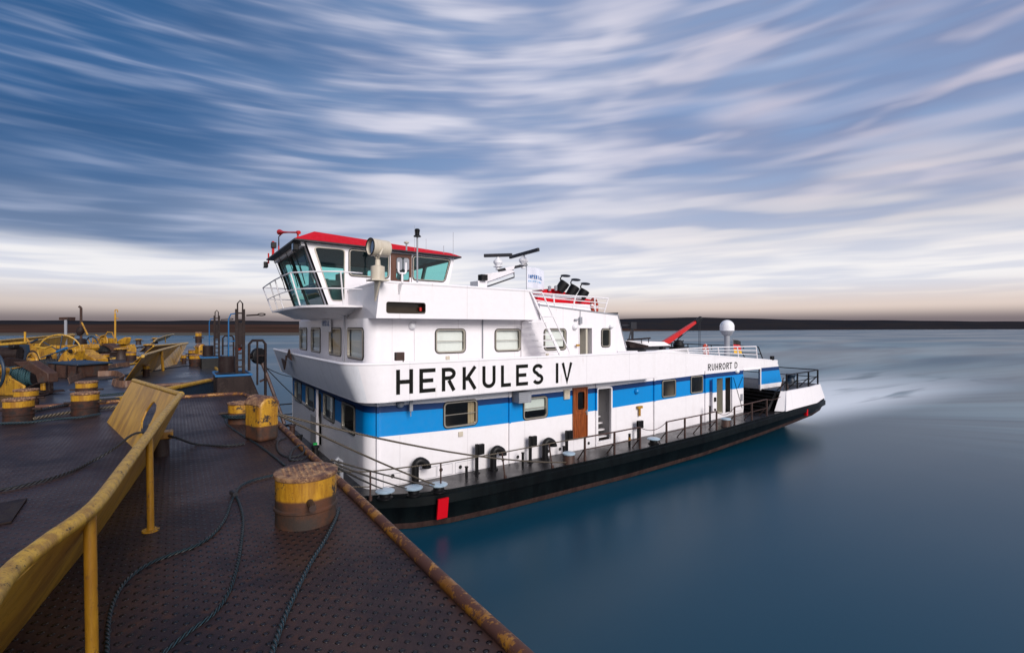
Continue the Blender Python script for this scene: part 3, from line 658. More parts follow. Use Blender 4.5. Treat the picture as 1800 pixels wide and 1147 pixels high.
# downpipes / wall ribs
for (u, mt) in ((895, 0), (1047, 0), (1149, 0), (1238.5, 0), (663, 0)):
    X = onY(u, 600, 14).x
    mb = MB(); s = shr(X)
    for (za, zb, k) in ((1.05, BB + s, 0), (BB + s, BM + s, 1), (BM + s, BT + s, 2), (BT + s, 3.66, 0)): mb.box((X - .035, 13.93, za), (X + .035, 13.995, zb), m=k)
    mb.build('downpipe', ['white', 'blue', 'navy'], boat)
# aft service doors
def leaf(u0, u1, vt, vb, T, name, label, y_in=0):
    x0, x1, z0, z1 = sideQ(u0, vt, vb, u1, T=T); z0 = max(z0, 1.42); s = shr(x0); mb = MB()
    for (za, zb, k) in ((z0, BB + s, 0), (BB + s, z1, 1)): mb.box((x0, T - .05, za), (x1, T, zb), m=k)
    o = mb.build(name, ['white', 'blue'], boat); o['label'] = label; return o, x0, x1, z0, z1
o, x0, x1, z0, z1 = leaf(1251.5, 1258.3, 665.5, 722, 13.85, 'service_door', 'narrow open door leaf, blue above and white below')
mb = MB(); mb.box((x0 + .08, 13.74, 2.15), (x0 + .2, 13.795, 2.35)); mb.box((x0 + .1, 13.74, 1.7), (x0 + .18, 13.795, 1.8)); mb.build('door_handle', 'black', o)
o, x0, x1, z0, z1 = leaf(1285.5, 1305.3, 661.5, 723, 13.98, 'service_door', 'closed blue and white door with diagonal stiffeners')
mb = MB(); mb.tube([(x0 + .1, 13.915, z1 - .05), (x1 - .15, 13.915, z0 + .1)], .012, 5); mb.tube([(x1 - .1, 13.905, z1 - .05), (x0 + .5, 13.905, BB + .2)], .012, 5); mb.build('stiffener', 'black', o)
mb = MB(); mb.box((x1 - .3, 13.88, 1.95), (x1 - .14, 13.925, 2.3)); mb.build('door_sign', 'grey', o)
mb = MB(); mb.box((D2[0] + .02, 14.04, 1.45), (D2[1] + .25, 14.9, 1.5)); mb.box((D2[1], 14.02, 1.45), (D2[1] + .05, 14.9, 3.3)); mb.box((D2[0] - .05, 14.02, 1.45), (D2[0], 14.9, 3.3)); mb.box((D2[0], 14.9, 1.45), (D2[1], 14.95, 3.3)); mb.build('cream_doorway_lining', 'beige', boat)
# aft upper panel of the side (blue over white) beyond the opening, open stair space below it
XE = 28.75
mb = MB(); s = .22
def sl(z): return XE - (z - 2.43) * 0.40
for (za, zb, k) in ((2.36, BB + s, 0), (BB + s, BM + s, 1), (BM + s, BT + s, 2), (BT + s, Z2, 0)):
    mb.prism([(XO1, 14, za), (sl(za), 14, za), (sl(zb), 14, zb), (XO1, 14, zb)], (0, .07, 0), m=k)
mb.prism([(XO0, 14, 3.50), (XO1, 14, 3.50), (XO1, 14, Z2), (XO0, 14, Z2)], (0, .07, 0), m=0)
mb.build('aft_side_panel', ['white', 'blue', 'navy'], boat, angle=30)
mb = MB(); c = [Vector((XO0, 14, 1.3)), Vector((XO1, 14, 1.3)), Vector((XO1, 14, 3.5)), Vector((XO0, 14, 3.5))]
mb.box((XO1 - .03, 13.96, 2.33), (XO1 + .05, 14.0, 3.56)); mb.box((XO0, 13.96, 3.50), (XO1 - .03, 14.0, 3.56)); mb.build('opening_trim', 'white', boat)
mb = MB(); mb.quad((XO0, 18.5, 1.2), (30, 18.5, 1.2), (30, 18.5, 2.35), (XO0, 18.5, 2.35)); mb.box((XO1 - .2, 15.2, 1.2), (XO1 + .1, 15.3, 2.4)); mb.build('engine_casing_wall', 'darkrust', boat)
mb = MB(); mb.box((XO0 + .3, 16.5, 2.36), (28.6, 16.6, 3.4)); mb.build('aft_lobby_wall', 'grey', boat)
# rack of shelves seen through the opening
mb = MB()
for k in range(5): mb.box((XO0 + .55, 15.5, 2.42 + k * .23), (XO1 + .6, 15.9, 2.45 + k * .23))
mb.tube([(XO0 + .35, 15.3, 3.5), (XO0 + .95, 15.3, 2.4)], .05, 6); mb.box((XO1 - .15, 15.45, 2.42), (XO1 + .1, 15.75, 3.45)); mb.build('storage_rack', 'black', boat)
mb = MB(); mb.box((XO0 + .6, 14.6, 1.25), (XO0 + 1.0, 14.7, 2.3)); mb.prism([(XO0 + .3, 15, 1.3), (XO0 + .8, 15, 1.3), (XO0 + 1.1, 15, 2.3), (XO0 + .8, 15, 2.3)], (0, .1, 0)); mb.build('brown_brace', 'rust', boat)
# poop deck, its white side and stairs
mb = MB(); mb.quad((26.3, 12.7, 2.4), (31.0, 13.0, 2.42), (31.0, mir(13.0), 2.42), (26.3, mir(12.7), 2.4)); mb.quad((26.3, 14.6, 1.3), (26.3, 24.6, 1.3), (26.3, 24.6, 2.4), (26.3, 14.6, 2.4)); mb.build('poop_deck', 'dark', boat)
mb = MB()
P_ = [(26.0, 12.48, 1.42), (27, 12.50, 1.46), (29.6, 12.54, 1.53), (31.4, 12.86, 1.63), (31.0, 12.95, 2.46), (29.4, 12.68, 2.46), (27, 12.62, 2.44), (26.32, 12.62, 2.43)]
PI_ = [(x - (.0 if x > 30 else 0), y + .12, z) for x, y, z in P_]
n = len(P_); b = len(mb.v); mb.v += [Vector(q) for q in P_ + PI_]
for (i, j) in ((0, 7), (1, 6), (2, 5)):
    a_, b_2 = (i, i + 1), (j - 1, j)
    mb.f.append((b + i, b + i + 1, b + j - 1, b + j)); mb.mi.append(0); mb.f.append((b + n + i, b + n + i + 1, b + n + j - 1, b + n + j)); mb.mi.append(0)
for i in range(n): j = (i + 1) % n; mb.f.append((b + i, b + j, b + n + j, b + n + i)); mb.mi.append(0)
mb.quad((26.0, 12.55, 1.4), (25.75, 12.95, 1.4), (26.2, 12.85, 2.42), (26.35, 12.6, 2.42))
mb.quad((31.4, 12.9, 1.6), (31.4, mir(12.9), 1.6), (31.0, mir(12.95), 2.46), (31.0, 12.95, 2.46))
mb.build('stern_bulwark', 'white', boat, angle=25)
mb = MB()
for k in range(6):
    X = 25.05 + k * .21; z = 1.42 + k * .165; mb.box((X, 13.1, z), (X + .26, 14.9, z + .035)); mb.box((X + .24, 13.1, z - .13), (X + .25, 14.9, z))
mb.prism([(24.95, 13.08, 1.25), (25.2, 13.08, 1.25), (26.4, 13.08, 2.4), (26.15, 13.08, 2.4)], (0, -.03, 0)); mb.build('poop_stairs', 'black', boat)
# ---- level 2: bulwark with the name, walkway deck
def bpath(T, X0, r, Yp, XA, n=10):
    """from port bow round the starboard bow to aft"""
    pts = [(X0 - 0.0, Yp)]
    k = 6
    for i in range(1, k + 1): pts.append((X0 - 0.10 * math.sin(math.pi * i / (k + 1)), Yp + (T + r - Yp) * i / (k + 1)))
    for i in range(n + 1):
        a = math.pi / 2 * i / n; pts.append((X0 + r - r * math.cos(a), T + r - r * math.sin(a)))
    return pts
def topz(X):
    if X < 17.6: return 4.72
    return 4.70 + (3.86 - 4.70) * min(1, (X - 17.6) / (28.2 - 17.6))
low_ = bpath(13.30, 4.22, 0.75, 25.68, 0); top_ = bpath(13.30, 3.86, 1.15, 25.72, 0)
sidex = [5.3, 6.5, 8, 10, 12, 14, 16.2, 16.75, 16.95]
mb = MB(); LO = [Vector((x, y, 3.66)) for x, y in low_]; TO = [Vector((x, y, 4.72)) for x, y in top_]
for X in sidex:
    y = 13.3 if X < 16.8 else 13.99
    LO.append(Vector((X, y, 3.66))); TO.append(Vector((X, y, topz(X))))
def inn(L_):
    out = []
    for i, p_ in enumerate(L_):
        tg = (L_[min(i + 1, len(L_) - 1)] - L_[max(i - 1, 0)]); tg.z = 0; tg.normalize(); out.append(p_ + Vector((-tg.y, tg.x, 0)) * 0.07)
    return out
LI, TI = inn(LO), inn(TO)
for i in range(len(LO) - 1):
    mb.quad(LO[i], LO[i + 1], TO[i + 1], TO[i], m=0 if i > 11 else 1); mb.quad(LI[i], TI[i], TI[i + 1], LI[i + 1]); mb.quad(TO[i], TO[i + 1], TI[i + 1], TI[i])
bw = mb.build('name_bulwark', ['white', 'white_front'], boat, angle=40)
mb = MB(); mb.tube([(a + b_) / 2 + Vector((0, 0, .01)) for a, b_ in zip(TO, TI)], .05, 8); mb.build('bulwark_cap', 'white', bw)
# port part of the bulwark and transom side
mb = MB(); mb.quad((4.2, 25.7, 3.66), (18, 25.7, 3.66), (18, 25.7, 4.72), (3.86, 25.7, 4.72)); mb.build('port_bulwark', 'white', boat, solid=.05)
mb = MB()
LO2 = [p_.copy() for p_ in LO]
for i in range(len(LO2) - 1):
    a, b_ = LO2[i], LO2[i + 1]
    mb.quad((a.x, a.y, 3.665), (b_.x, b_.y, 3.665), (b_.x if b_.x > 5.4 else 5.4, 19.5, 3.665), (a.x if a.x > 5.4 else 5.4, 19.5, 3.665))
mb.quad((5.4, 19.5, 3.665), (28.2, 19.5, 3.665), (28.2, 25.7, 3.665), (5.4, 25.7, 3.665)); mb.quad((4.2, 25.6, 3.665), (5.4, 25.7, 3.665), (5.4, 19.5, 3.665), (4.2, 19.5, 3.665))
mb.quad((16.96, 14.06, 3.67), (28.2, 14.06, 3.67), (28.2, 19.5, 3.67), (16.96, 19.5, 3.67))
mb.build('upper_deck', 'white', boat, solid=.02)
# aft continuation of the bulwark, flush with the side
mb = MB(); xs = [16.96, 17.6, 19.2, 20.5, 22, 24, 26, 28.2]
for a, b_ in zip(xs[:-1], xs[1:]): mb.hexa([(a, 14.0, Z2 + .002), (b_, 14.0, Z2 + .002), (b_, 14.07, Z2 + .002), (a, 14.07, Z2 + .002), (a, 14.0, topz(a)), (b_, 14.0, topz(b_)), (b_, 14.07, topz(b_)), (a, 14.07, topz(a))])
ab = mb.build('aft_bulwark', 'white', boat)
mb = MB(); mb.tube([(x, 14.03, topz(x) + .01) for x in xs], .045, 6); mb.build('bulwark_cap', 'white', ab)
# ---- lettering from strokes
def arc(cx, cy, rx, ry, a0, a1, n=10): return [(cx + rx * math.cos(R(a0 + (a1 - a0) * i / n)), cy + ry * math.sin(R(a0 + (a1 - a0) * i / n))) for i in range(n + 1)]
def glyph(ch, w, h, t):
    a = t / 2; W_, H_ = w - a, h - a
    G = {'H': [[(a, 0), (a, h)], [(W_, 0), (W_, h)], [(a + a, h * .5), (W_ - a, h * .5)]],
         'E': [[(w, a), (a, a), (a, H_), (w, H_)], [(2 * a, h * .5), (w * .86, h * .5)]],
         'L': [[(a, h), (a, a), (w, a)]], 'I': [[(w / 2, 0), (w / 2, h)]],
         'T': [[(0, H_), (w, H_)], [(w / 2, 0), (w / 2, h - t)]],
         'V': [[(a, h), (w / 2, a * .6), (W_, h)]], 'N': [[(a, 0), (a, h)], [(W_, 0), (W_, h)], [(a, h), (W_, 0)]],
         'M': [[(a, 0), (a, H_), (w / 2, h * .3), (W_, H_), (W_, 0)]], 'A': [[(a, 0), (w / 2, H_), (W_, 0)], [(w * .25, h * .33), (w * .75, h * .33)]],
         'K': [[(a, 0), (a, h)], [(W_, h), (2 * a, h * .42)], [(w * .38, h * .56), (W_, 0)]],
         'U': [[(a, h)] + arc(w / 2, h * .32, w / 2 - a, h * .32 - a, 180, 360) + [(W_, h)]],
         'O': [arc(w / 2, h * .5, w / 2 - a, h / 2 - a, 90, 450, 22)],
         'D': [[(a, a)] + arc(w * .42, h / 2, w * .58 - a, h / 2 - a, -90, 90) + [(a, H_), (a, a)]],
         'P': [[(a, 0), (a, H_)] + arc(w * .5, h * .73, w * .5 - a, h * .27 - a, 90, -90) + [(2 * a, h * .46 + a)]],
         'R': [[(a, 0), (a, H_)] + arc(w * .5, h * .735, w * .5 - a, h * .265 - a, 90, -90) + [(2 * a, h * .47 + a)], [(w * .5, h * .46), (W_, 0)]],
         'G': [arc(w / 2, h * .5, w / 2 - a, h / 2 - a, 60, 340, 16) + [(W_, h * .48), (w * .55, h * .48)]],
         'S': [arc(w / 2, h * .735, w / 2 - a, h * .265 - a, 20, 250, 10)[:] + arc(w / 2, h * .265, w / 2 - a, h * .265 - a, 80, -160, 12)]}
    return G.get(ch, [])
def ribbon(mb, pts, t, f, dep, m=0):
    n = len(pts); Lf, Rt = [], []
    P2 = [Vector((p_[0], p_[1])) for p_ in pts]
    closed = (P2[0] - P2[-1]).length < 1e-6
    for i in range(n):
        d0 = (P2[i] - P2[i - 1]) if i else ((P2[0] - P2[-2]) if closed else (P2[1] - P2[0])); d1 = (P2[i + 1] - P2[i]) if i < n - 1 else ((P2[1] - P2[0]) if closed else d0)
        d0 = d0.normalized(); d1 = d1.normalized(); n0 = Vector((-d0.y, d0.x)); n1_ = Vector((-d1.y, d1.x)); mm = (n0 + n1_)
        mm = mm.normalized() if mm.length > .2 else n0; k = min(2.0, 1 / max(mm.dot(n0), .4))
        Lf.append(P2[i] + mm * (t / 2 * k)); Rt.append(P2[i] - mm * (t / 2 * k))
    for i in range(n - 1): mb.quad(f(*Lf[i], dep), f(*Rt[i], dep), f(*Rt[i + 1], dep), f(*Lf[i + 1], dep), m=m)
def word(name, chars, f, t, mat_, parent):
    """chars: [(ch, x0, x1, zbase, h)]"""
    for (ch, x0, x1, zb, h) in chars:
        mb = MB()
        for k, st in enumerate(glyph(ch, x1 - x0, h, t)): ribbon(mb, [(x0 + p_[0], zb + p_[1]) for p_ in st], t, f, .006 + .0015 * k)
        if mb.f: mb.build(name, mat_, parent)
hk = [('H', 696.2, 726), ('E', 737, 765.5), ('R', 776.5, 801), ('K', 813, 838), ('U', 847.8, 871), ('L', 880.5, 898), ('E', 907, 928), ('S', 936, 955), ('I', 975.4, 982.8), ('V', 987, 1006)]
ch = []
for c_, u0, u1 in hk:
    a = onY(u0, 0, 13.3).x; b_ = onY(u1, 0, 13.3).x; ch.append((c_, a, b_, 3.845 - .01 * (a - 5.2), .715))
word('name_letter', ch, lambda x, z, d_: Vector((x, 13.3 - d_, z)), .118, 'letter', bw)
rr = [('R', 725, 748), ('U', 755, 775), ('H', 783, 803), ('R', 811, 832), ('O', 838, 861), ('R', 868, 888), ('T', 891, 912), ('D', 932, 953)]
ch = []
for c_, z0, z1 in rr:
    a = onY(1080 + z0 * .22663, 0, 14).x; b_ = onY(1080 + z1 * .22663, 0, 14).x; ch.append((c_, a, b_, 3.655, .325))
word('port_letter', ch, lambda x, z, d_: Vector((x, 13.995 - d_, z)), .05, 'letter', ab)
# ---- upper deckhouse (level 2)
S2 = Shell(4.77, 14.6, 0.42); Z3 = 6.07
U2w = [sideQ(767, 580, 618.5, 816, T=14.6), sideQ(871.5, 580, 615.5, 913.5, T=14.6), sideQ(957.5, 579.5, 613.5, 993.5, T=14.6), sideQ(1058, 579, 608, 1071, T=14.6)]
U2d = sideQ(1018, 576.5, 630, 1040, T=14.6)
F2 = [frontQ(527.5, 539.5, 578, 609, 4.77), frontQ(547.5, 563, 578, 612, 4.77), frontQ(579.5, 599.5, 578, 617, 4.77), frontQ(612, 638, 578, 622, 4.77)]
F2 = [(q[0], q[1], 4.80, 5.72) for q in F2]
h2 = [(S2.aX(q[0]), S2.aX(q[1]), q[2], q[3]) for q in U2w] + [(S2.aX(U2d[0]), S2.aX(U2d[1]), 3.9, U2d[3])] + [(S2.aY(q[0]), S2.aY(q[1]), q[2], q[3]) for q in F2]
XA0 = 11.0; XA1 = 16.5; XT1 = 15.75
mb = MB(); gridwall(mb, S2, S2.aY(24.4), S2.aX(XA0), [(Z2, Z3 - .01, 0)], h2)
# aft casing side: sloping top and raked end
top0, top1 = 6.66, 6.30
outer = [Vector((XA0, 14.6, Z2)), Vector((XA1 + .15, 14.6, Z2)), Vector((XT1, 14.6, top1)), Vector((XA0, 14.6, top0))]
hs = []
for q in (U2w[2], (U2d[0], U2d[1], 3.9, U2d[3]), U2w[3]):
    if q[0] > XA0: hs.append([Vector((q[0], 14.6, q[2])), Vector((q[1], 14.6, q[2])), Vector((q[1], 14.6, q[3])), Vector((q[0], 14.6, q[3]))])
mb.face_holes(outer, hs)
mb.build('upper_deckhouse_wall', 'white', boat, angle=40)
mb = MB(); mb.quad((XA0, 14.6, top0), (XT1, 14.6, top1), (XT1, 24.4, top1), (XA0, 24.4, top0)); mb.quad((XT1, 14.6, top1), (XA1 + .15, 14.6, Z2), (XA1 + .15, 24.4, Z2), (XT1, 24.4, top1)); mb.quad((4.77, 24.4, Z2), (XA1, 24.4, Z2), (XT1, 24.4, 6.3), (4.77, 24.4, 6.0))
mb.quad((XA0, 14.02, 6.06), (XA0, 24.4, 6.06), (XA0, 24.4, top0), (XA0, 14.02, top0))
mb.build('casing_roof', 'white', boat)
mb = MB(); mb.tube([(XA0, 14.6, top0 + .01), (XT1, 14.6, top1 + .01)], .03, 6); mb.tube([(XT1, 14.6, top1), (XA1 + .15, 14.6, Z2)], .025, 6); mb.build('roof_edge_trim', 'grey', boat)
mb = MB(); mb.box((5.4, 16.2, 3.7), (16, 16.3, 6.0)); mb.box((13.9, 14.65, 3.7), (14.0, 16.2, 6.0)); mb.box((12.75, 14.65, 3.7), (12.85, 16.2, 6.0)); mb.build('inner_partition', 'beige', boat)
for i, q in enumerate(U2w):
    x0, x1, z0, z1 = q; c = [Vector((x0, 14.6, z0)), Vector((x1, 14.6, z0)), Vector((x1, 14.6, z1)), Vector((x0, 14.6, z1))]
    window(boat, c, (0, -1, 0), bar=i < 3, blind=('blind', 0.02, 0.98, 0.0 if i != 2 else .12, 1.0) if i < 3 else None, r=0.10 if i < 3 else .08, pane='glassclear' if i < 3 else 'glassdark')
for i, q in enumerate(F2):
    c = [Vector((4.77, q[0], q[2])), Vector((4.77, q[1], q[2])), Vector((4.77, q[1], q[3])), Vector((4.77, q[0], q[3]))]
    window(boat, c, (-1, 0, 0), blind=('curtain' if i == 2 else 'blind', 0.0, 0.90 if i else 1.0, 0.0, 1.0), r=0.08, pane='glassclear')
x0, x1, z0, z1 = U2d
mb = MB(); mb.box((x0, 15.0, 3.7), (x1, 15.05, 6)); mb.build('open_door', 'greydoor', boat)
mb = MB(); P4 = [Vector((x0, 14.6, 3.9)), Vector((x1, 14.6, 3.9)), Vector((x1, 14.6, z1)), Vector((x0, 14.6, z1))]; ring(mb, [bilin(P4, -.06, -.01), bilin(P4, 1.06, -.01), bilin(P4, 1.06, 1.03), bilin(P4, -.06, 1.03)], P4, Vector((0, -1, 0)), -.3, .025); mb.build('door_frame', 'white', boat)
def globe(u, v, T, r=.11, mt='lampwhite', nm='wall_lamp', nrm=(0, -1, 0)):
    p_ = onY(u, v, T); mb = MB(); mb.lathe([(r * .9, -.02), (r, .03), (r * .85, .11), (r * .45, .16), (1e-4, .175)], 16, p_ + Vector((0, .02, 0)), nrm); mb.build(nm, mt, boat)
globe(724, 572.5, 14.6, .13); globe(1009.5, 574.5, 14.6, .13); globe(1362 - 0, 0, 14.6) if False else None
globe(1075.5 + 0, 574.5, 14.6, .11) if False else globe(1073, 573.5, 14.6, .11)
globe(1118, 687, 14.0, .13, 'blue'); globe(1294.5, 652, 14.0, .13)
globe(703, 709.5, 13.95, .12, 'grey')
# conduits on the upper house
mb = MB(); P3 = [onY(729, 640, 14.58), onY(729, 578, 14.58), onY(732, 563, 14.58)]; mb.tube(P3, .02, 6); mb.build('conduit', 'white', boat)
for u in (848.5,):
    mb = MB(); a = onY(u, 561, 14.57); mb.tube([a, Vector((a.x, a.y, 3.7))], .025, 6); mb.build('conduit', 'grey', boat)
mb = MB(); mb.tube(smooth([onY(917, 640, 14.56), onY(917.5, 575, 14.56), onY(921, 565, 14.56), onY(936, 562, 14.56)], 5), .03, 6); mb.build('conduit', 'white', boat)
mb = MB(); mb.tube([(4.73, onX(608, 550, 4.77).y, 6.2), (4.73, onX(605, 600, 4.77).y, 3.7)], .025, 6); mb.build('conduit', 'grey', boat)
# small wall boxes
for (u, v, T, s) in ((786.5, 629, 14.6, .07), (809.2, 762, 14.0, .08), (961.5, 621.5, 14.6, .06)):
    p_ = onY(u, v, T); mb = MB(); mb.box((p_.x - s, T - .05, p_.z - s), (p_.x + s, T, p_.z + s)); mb.build('socket_box', 'cream', boat, bevel=.01)
p_ = onY(911, 695, 14); mb = MB(); mb.box((p_.x - .28, 13.55, p_.z - .2), (p_.x + .25, 13.99, p_.z + .18))
for k in range(5): mb.box((p_.x - .26, 13.53, p_.z - .17 + .065 * k), (p_.x + .1, 13.55, p_.z - .14 + .065 * k))
mb.build('air_conditioner', 'grey', boat, bevel=.01)
p_ = onY(995, 692.5, 14); mb = MB(); mb.box((p_.x - .14, 13.93, p_.z - .18), (p_.x + .14, 13.995, p_.z + .18))
for k in range(6): mb.box((p_.x - .12, 13.91, p_.z - .15 + .05 * k), (p_.x + .12, 13.93, p_.z - .13 + .05 * k))
mb.build('vent_grille', 'cream', boat)
p_ = onY(722, 722, 13.75); mb = MB(); mb.box((p_.x - .05, 13.7, p_.z), (p_.x + .05, 13.76, 3.66)); mb.tube([p_ + Vector((0, 0, .03)), p_ + Vector((0, 0, -.16))], .015, 6); mb.build('soffit_bracket', 'grey', boat)
p_ = onY(1122, 715, 13.95); mb = MB(); mb.box((p_.x - .1, 13.85, p_.z - .05), (p_.x + .18, 13.95, p_.z + .05)); mb.box((p_.x, 13.88, p_.z - .38), (p_.x + .08, 13.94, p_.z - .05)); mb.build('hose_coupling', 'yellow', boat)
# stowage doors with finger holes low on the wall
for (u, v) in ((690, 836), (775, 825), (809, 820), (884, 810), (910, 806), (963.5, 794), (984, 789), (1034.5, 778.3)):
    p_ = onY(u, v, 14); mb = MB(); z = max(p_.z, 1.18); mb.lathe([(.06, 0), (.06, .012)], 14, (p_.x, 13.995, z), (0, -1, 0)); mb.build('finger_hole', 'rubber', boat)
for (ua, ub) in ((673, 767), (769, 795), (800, 835)):
    a = onY(ua, 0, 14).x; b_ = onY(ub, 0, 14).x; mb = MB(); P4 = [Vector((a, 13.998, 1.03)), Vector((b_, 13.998, 1.03)), Vector((b_, 13.998, 1.38)), Vector((a, 13.998, 1.38))]
    ring(mb, P4, [bilin(P4, .008, .03), bilin(P4, .992, .03), bilin(P4, .992, .97), bilin(P4, .008, .97)], Vector((0, -1, 0)), 0, .008); mb.build('locker_lid', 'grey', boat)
# ---- company board on the front of the upper house
a = onX(565.6, 558, 4.70); b_ = onX(581.4, 583, 4.70)
mb = MB(); mb.box((4.68, b_.y, b_.z), (4.72, a.y, a.z)); sg = mb.build('name_board', 'white_front', boat)
def wordfit(txt, f, x0, x1, zb, h, t, mat_, parent, name):
    wd = (x1 - x0) / (len(txt) * 1.25 - .25); chs = [(c_, x0 + i * wd * 1.25, x0 + i * wd * 1.25 + wd, zb, h) for i, c_ in enumerate(txt) if c_ != ' ']
    mb = MB()
    for (c_, xa, xb, z_, h_) in chs:
        for k, st in enumerate(glyph(c_, xb - xa, h_, t)): ribbon(mb, [(xa + q[0], z_ + q[1]) for q in st], t, f, .006 + .002 * k)
    return mb.build(name, mat_, parent)
fb = lambda x, z, d_: Vector((4.68 - d_, -x, z))
wordfit('IMPERIAL', fb, -a.y + .1, -b_.y - .1, b_.z + .22, .2, .04, 'bluetext', sg, 'board_lettering')
# ---- level 3: apron around the wheelhouse deck
T3 = 14.02; XF = 4.86; XAe = 11.05
slot = sideQ(680, 531, 549, 747, T=T3)
c = [Vector((slot[0], T3, slot[2])), Vector((slot[1], T3, slot[2])), Vector((slot[1], T3, slot[3])), Vector((slot[0], T3, slot[3]))]
mb = MB(); outer = [Vector((XF, T3, Z3)), Vector((XAe, T3, Z3)), Vector((XAe - .42, T3, 7.09)), Vector((XF + .12, T3, 7.13))]
mb.face_holes(outer, [round_quad(c, 0, .05)])
f0 = Vector((XF, T3, Z3)); f1 = Vector((XF, 16.85, Z3)); mb.quad(f0, f1, Vector((XF, 16.85, 7.02)), Vector((XF + .12, T3, 7.13)))
ap = mb.build('wheelhouse_deck_apron', 'white', boat, solid=.05, angle=30)
mb = MB(); mb.tube([(XF, 16.85, 7.03), (XF + .12, T3 + .02, 7.14), (XAe - .42, T3 + .02, 7.10)], .045, 8); mb.build('apron_cap', 'white', ap)
mb = MB(); mb.box((slot[0] - .05, T3 + .25, slot[2] - .05), (slot[1] + .05, T3 + .3, slot[3] + .05)); mb.build('slot_back', 'signblack', ap)
mb = MB(); ring(mb, round_quad(c, .02, .07), round_quad(c, 0, .05), Vector((0, -1, 0)), -.25, .01); mb.build('slot_lining', 'signblack', ap)
mb = MB(); p_ = onY(739, 543, T3 + .15); mb.cyl(p_ - Vector((0, 0, .06)), p_ + Vector((0, 0, .05)), .045); mb.build('port_light', 'cranered', ap)
mb = MB(); mb.quad((XF, T3, Z3), (XAe, T3, Z3), (XAe, 16.85, Z3), (XF, 16.85, Z3)); mb.quad((XF, 16.85, Z3), (XAe, 16.85, Z3), (XAe, 24.6, Z3), (XF, 24.6, Z3)); mb.build('wheelhouse_deck', 'white', boat, solid=.02)
mb = MB(); mb.quad((XAe, T3, Z3), (XAe, T3 + .8, Z3), (XAe - .42, T3 + .8, 7.09), (XAe - .42, T3, 7.09)); mb.build('apron_end', 'white', boat, solid=.04)
# port apron
mb = MB(); mb.quad((XF, 24.6, Z3), (XAe, 24.6, Z3), (XAe - .4, 24.6, 7.1), (XF, 24.6, 7.1)); mb.build('port_apron', 'white', boat, solid=.05)
# ---- wheelhouse
WT = 16.85; WP = mir(WT)
wb = 6.42
bf = Vector((4.19, WT, wb)); ba = Vector((8.5, WT, wb)); ta = Vector((8.98, WT, 8.56)); tf = Vector((3.44, WT, 8.56))
def wq(pts): return [onY(u, v, WT) for u, v in pts]
w1_ = wq([(583, 527.5), (604.5, 528), (605.3, 438.7), (552, 434)]); w2_ = wq([(614.7, 483), (682, 488), (683, 446), (614.7, 438.8)])
dq = wq([(686.5, 497), (723.5, 497), (723.5, 447.5), (686.5, 444.5)]); w3_ = wq([(726.5, 490.5), (781, 494), (790.5, 457.3), (726.5, 450.5)])
def mirq(q): return [Vector((p_.x, mir(p_.y), p_.z)) for p_ in q]
mb = MB(); mb.face_holes([bf, ba, ta, tf], [round_quad(w1_, 0, .09), round_quad(w2_, 0, .09), dq, round_quad(w3_, 0, .09)])
wh = mb.build('wheelhouse_wall', 'white', boat, solid=.06)
mb = MB(); mb.face_holes(mirq([bf, ba, ta, tf]), [mirq(round_quad(w1_, 0, .09)), mirq(round_quad(w2_, 0, .09)), mirq(round_quad(w3_, 0, .09))]); mb.build('wheelhouse_wall', 'white', boat, solid=.06)
for q in (w1_, w2_, w3_): window(boat, q, (0, -1, 0), r=.09, fw=.018, frame='steel', pane='glassteal', name='wheelhouse_window', seal=q is not w1_)
for q in (w1_, w2_, w3_): window(boat, [mirq(q)[i] for i in (1, 0, 3, 2)], (0, 1, 0), r=.09, fw=.035, pane='glassteal', name='wheelhouse_window', seal=False)
# leaning front with two big panes
Fb0, Fb1, Ft0, Ft1 = bf, Vector((4.19, WP, wb)), tf, Vector((3.44, WP, 8.56))
FQ = [Fb1, Fb0, Ft0, Ft1]
fn = (FQ[1] - FQ[0]).cross(FQ[3] - FQ[0]).normalized()
if fn.x > 0: fn = -fn
def fsub(x0, x1, y0=.03, y1=.93): return [bilin(FQ, x0, y0), bilin(FQ, x1, y0), bilin(FQ, x1, y1), bilin(FQ, x0, y1)]
panes = [fsub(.035, .49), fsub(.515, .955)]
mb = MB(); mb.face_holes(FQ, [round_quad(q, 0, .05) for q in panes]); mb.build('wheelhouse_front', 'white', boat, solid=.06)
for q in panes: window(boat, q, fn, r=.05, fw=.03, frame='rubber', pane='glassteal', name='front_window', seal=False)
# aft face
AQ = [ba, Vector((8.5, WP, wb)), Vector((8.98, WP, 8.56)), ta]
aw = [[bilin(AQ, x0, .35), bilin(AQ, x1, .35), bilin(AQ, x1, .92), bilin(AQ, x0, .92)] for x0, x1 in ((.04, .48), (.52, .96))]
mb = MB(); mb.face_holes(AQ, [round_quad(q, 0, .08) for q in aw]); mb.build('wheelhouse_aft_wall', 'white', boat)
for q in aw: window(boat, q, (1, 0, .2), r=.08, fw=.035, pane='glassteal', name='aft_window', seal=False)
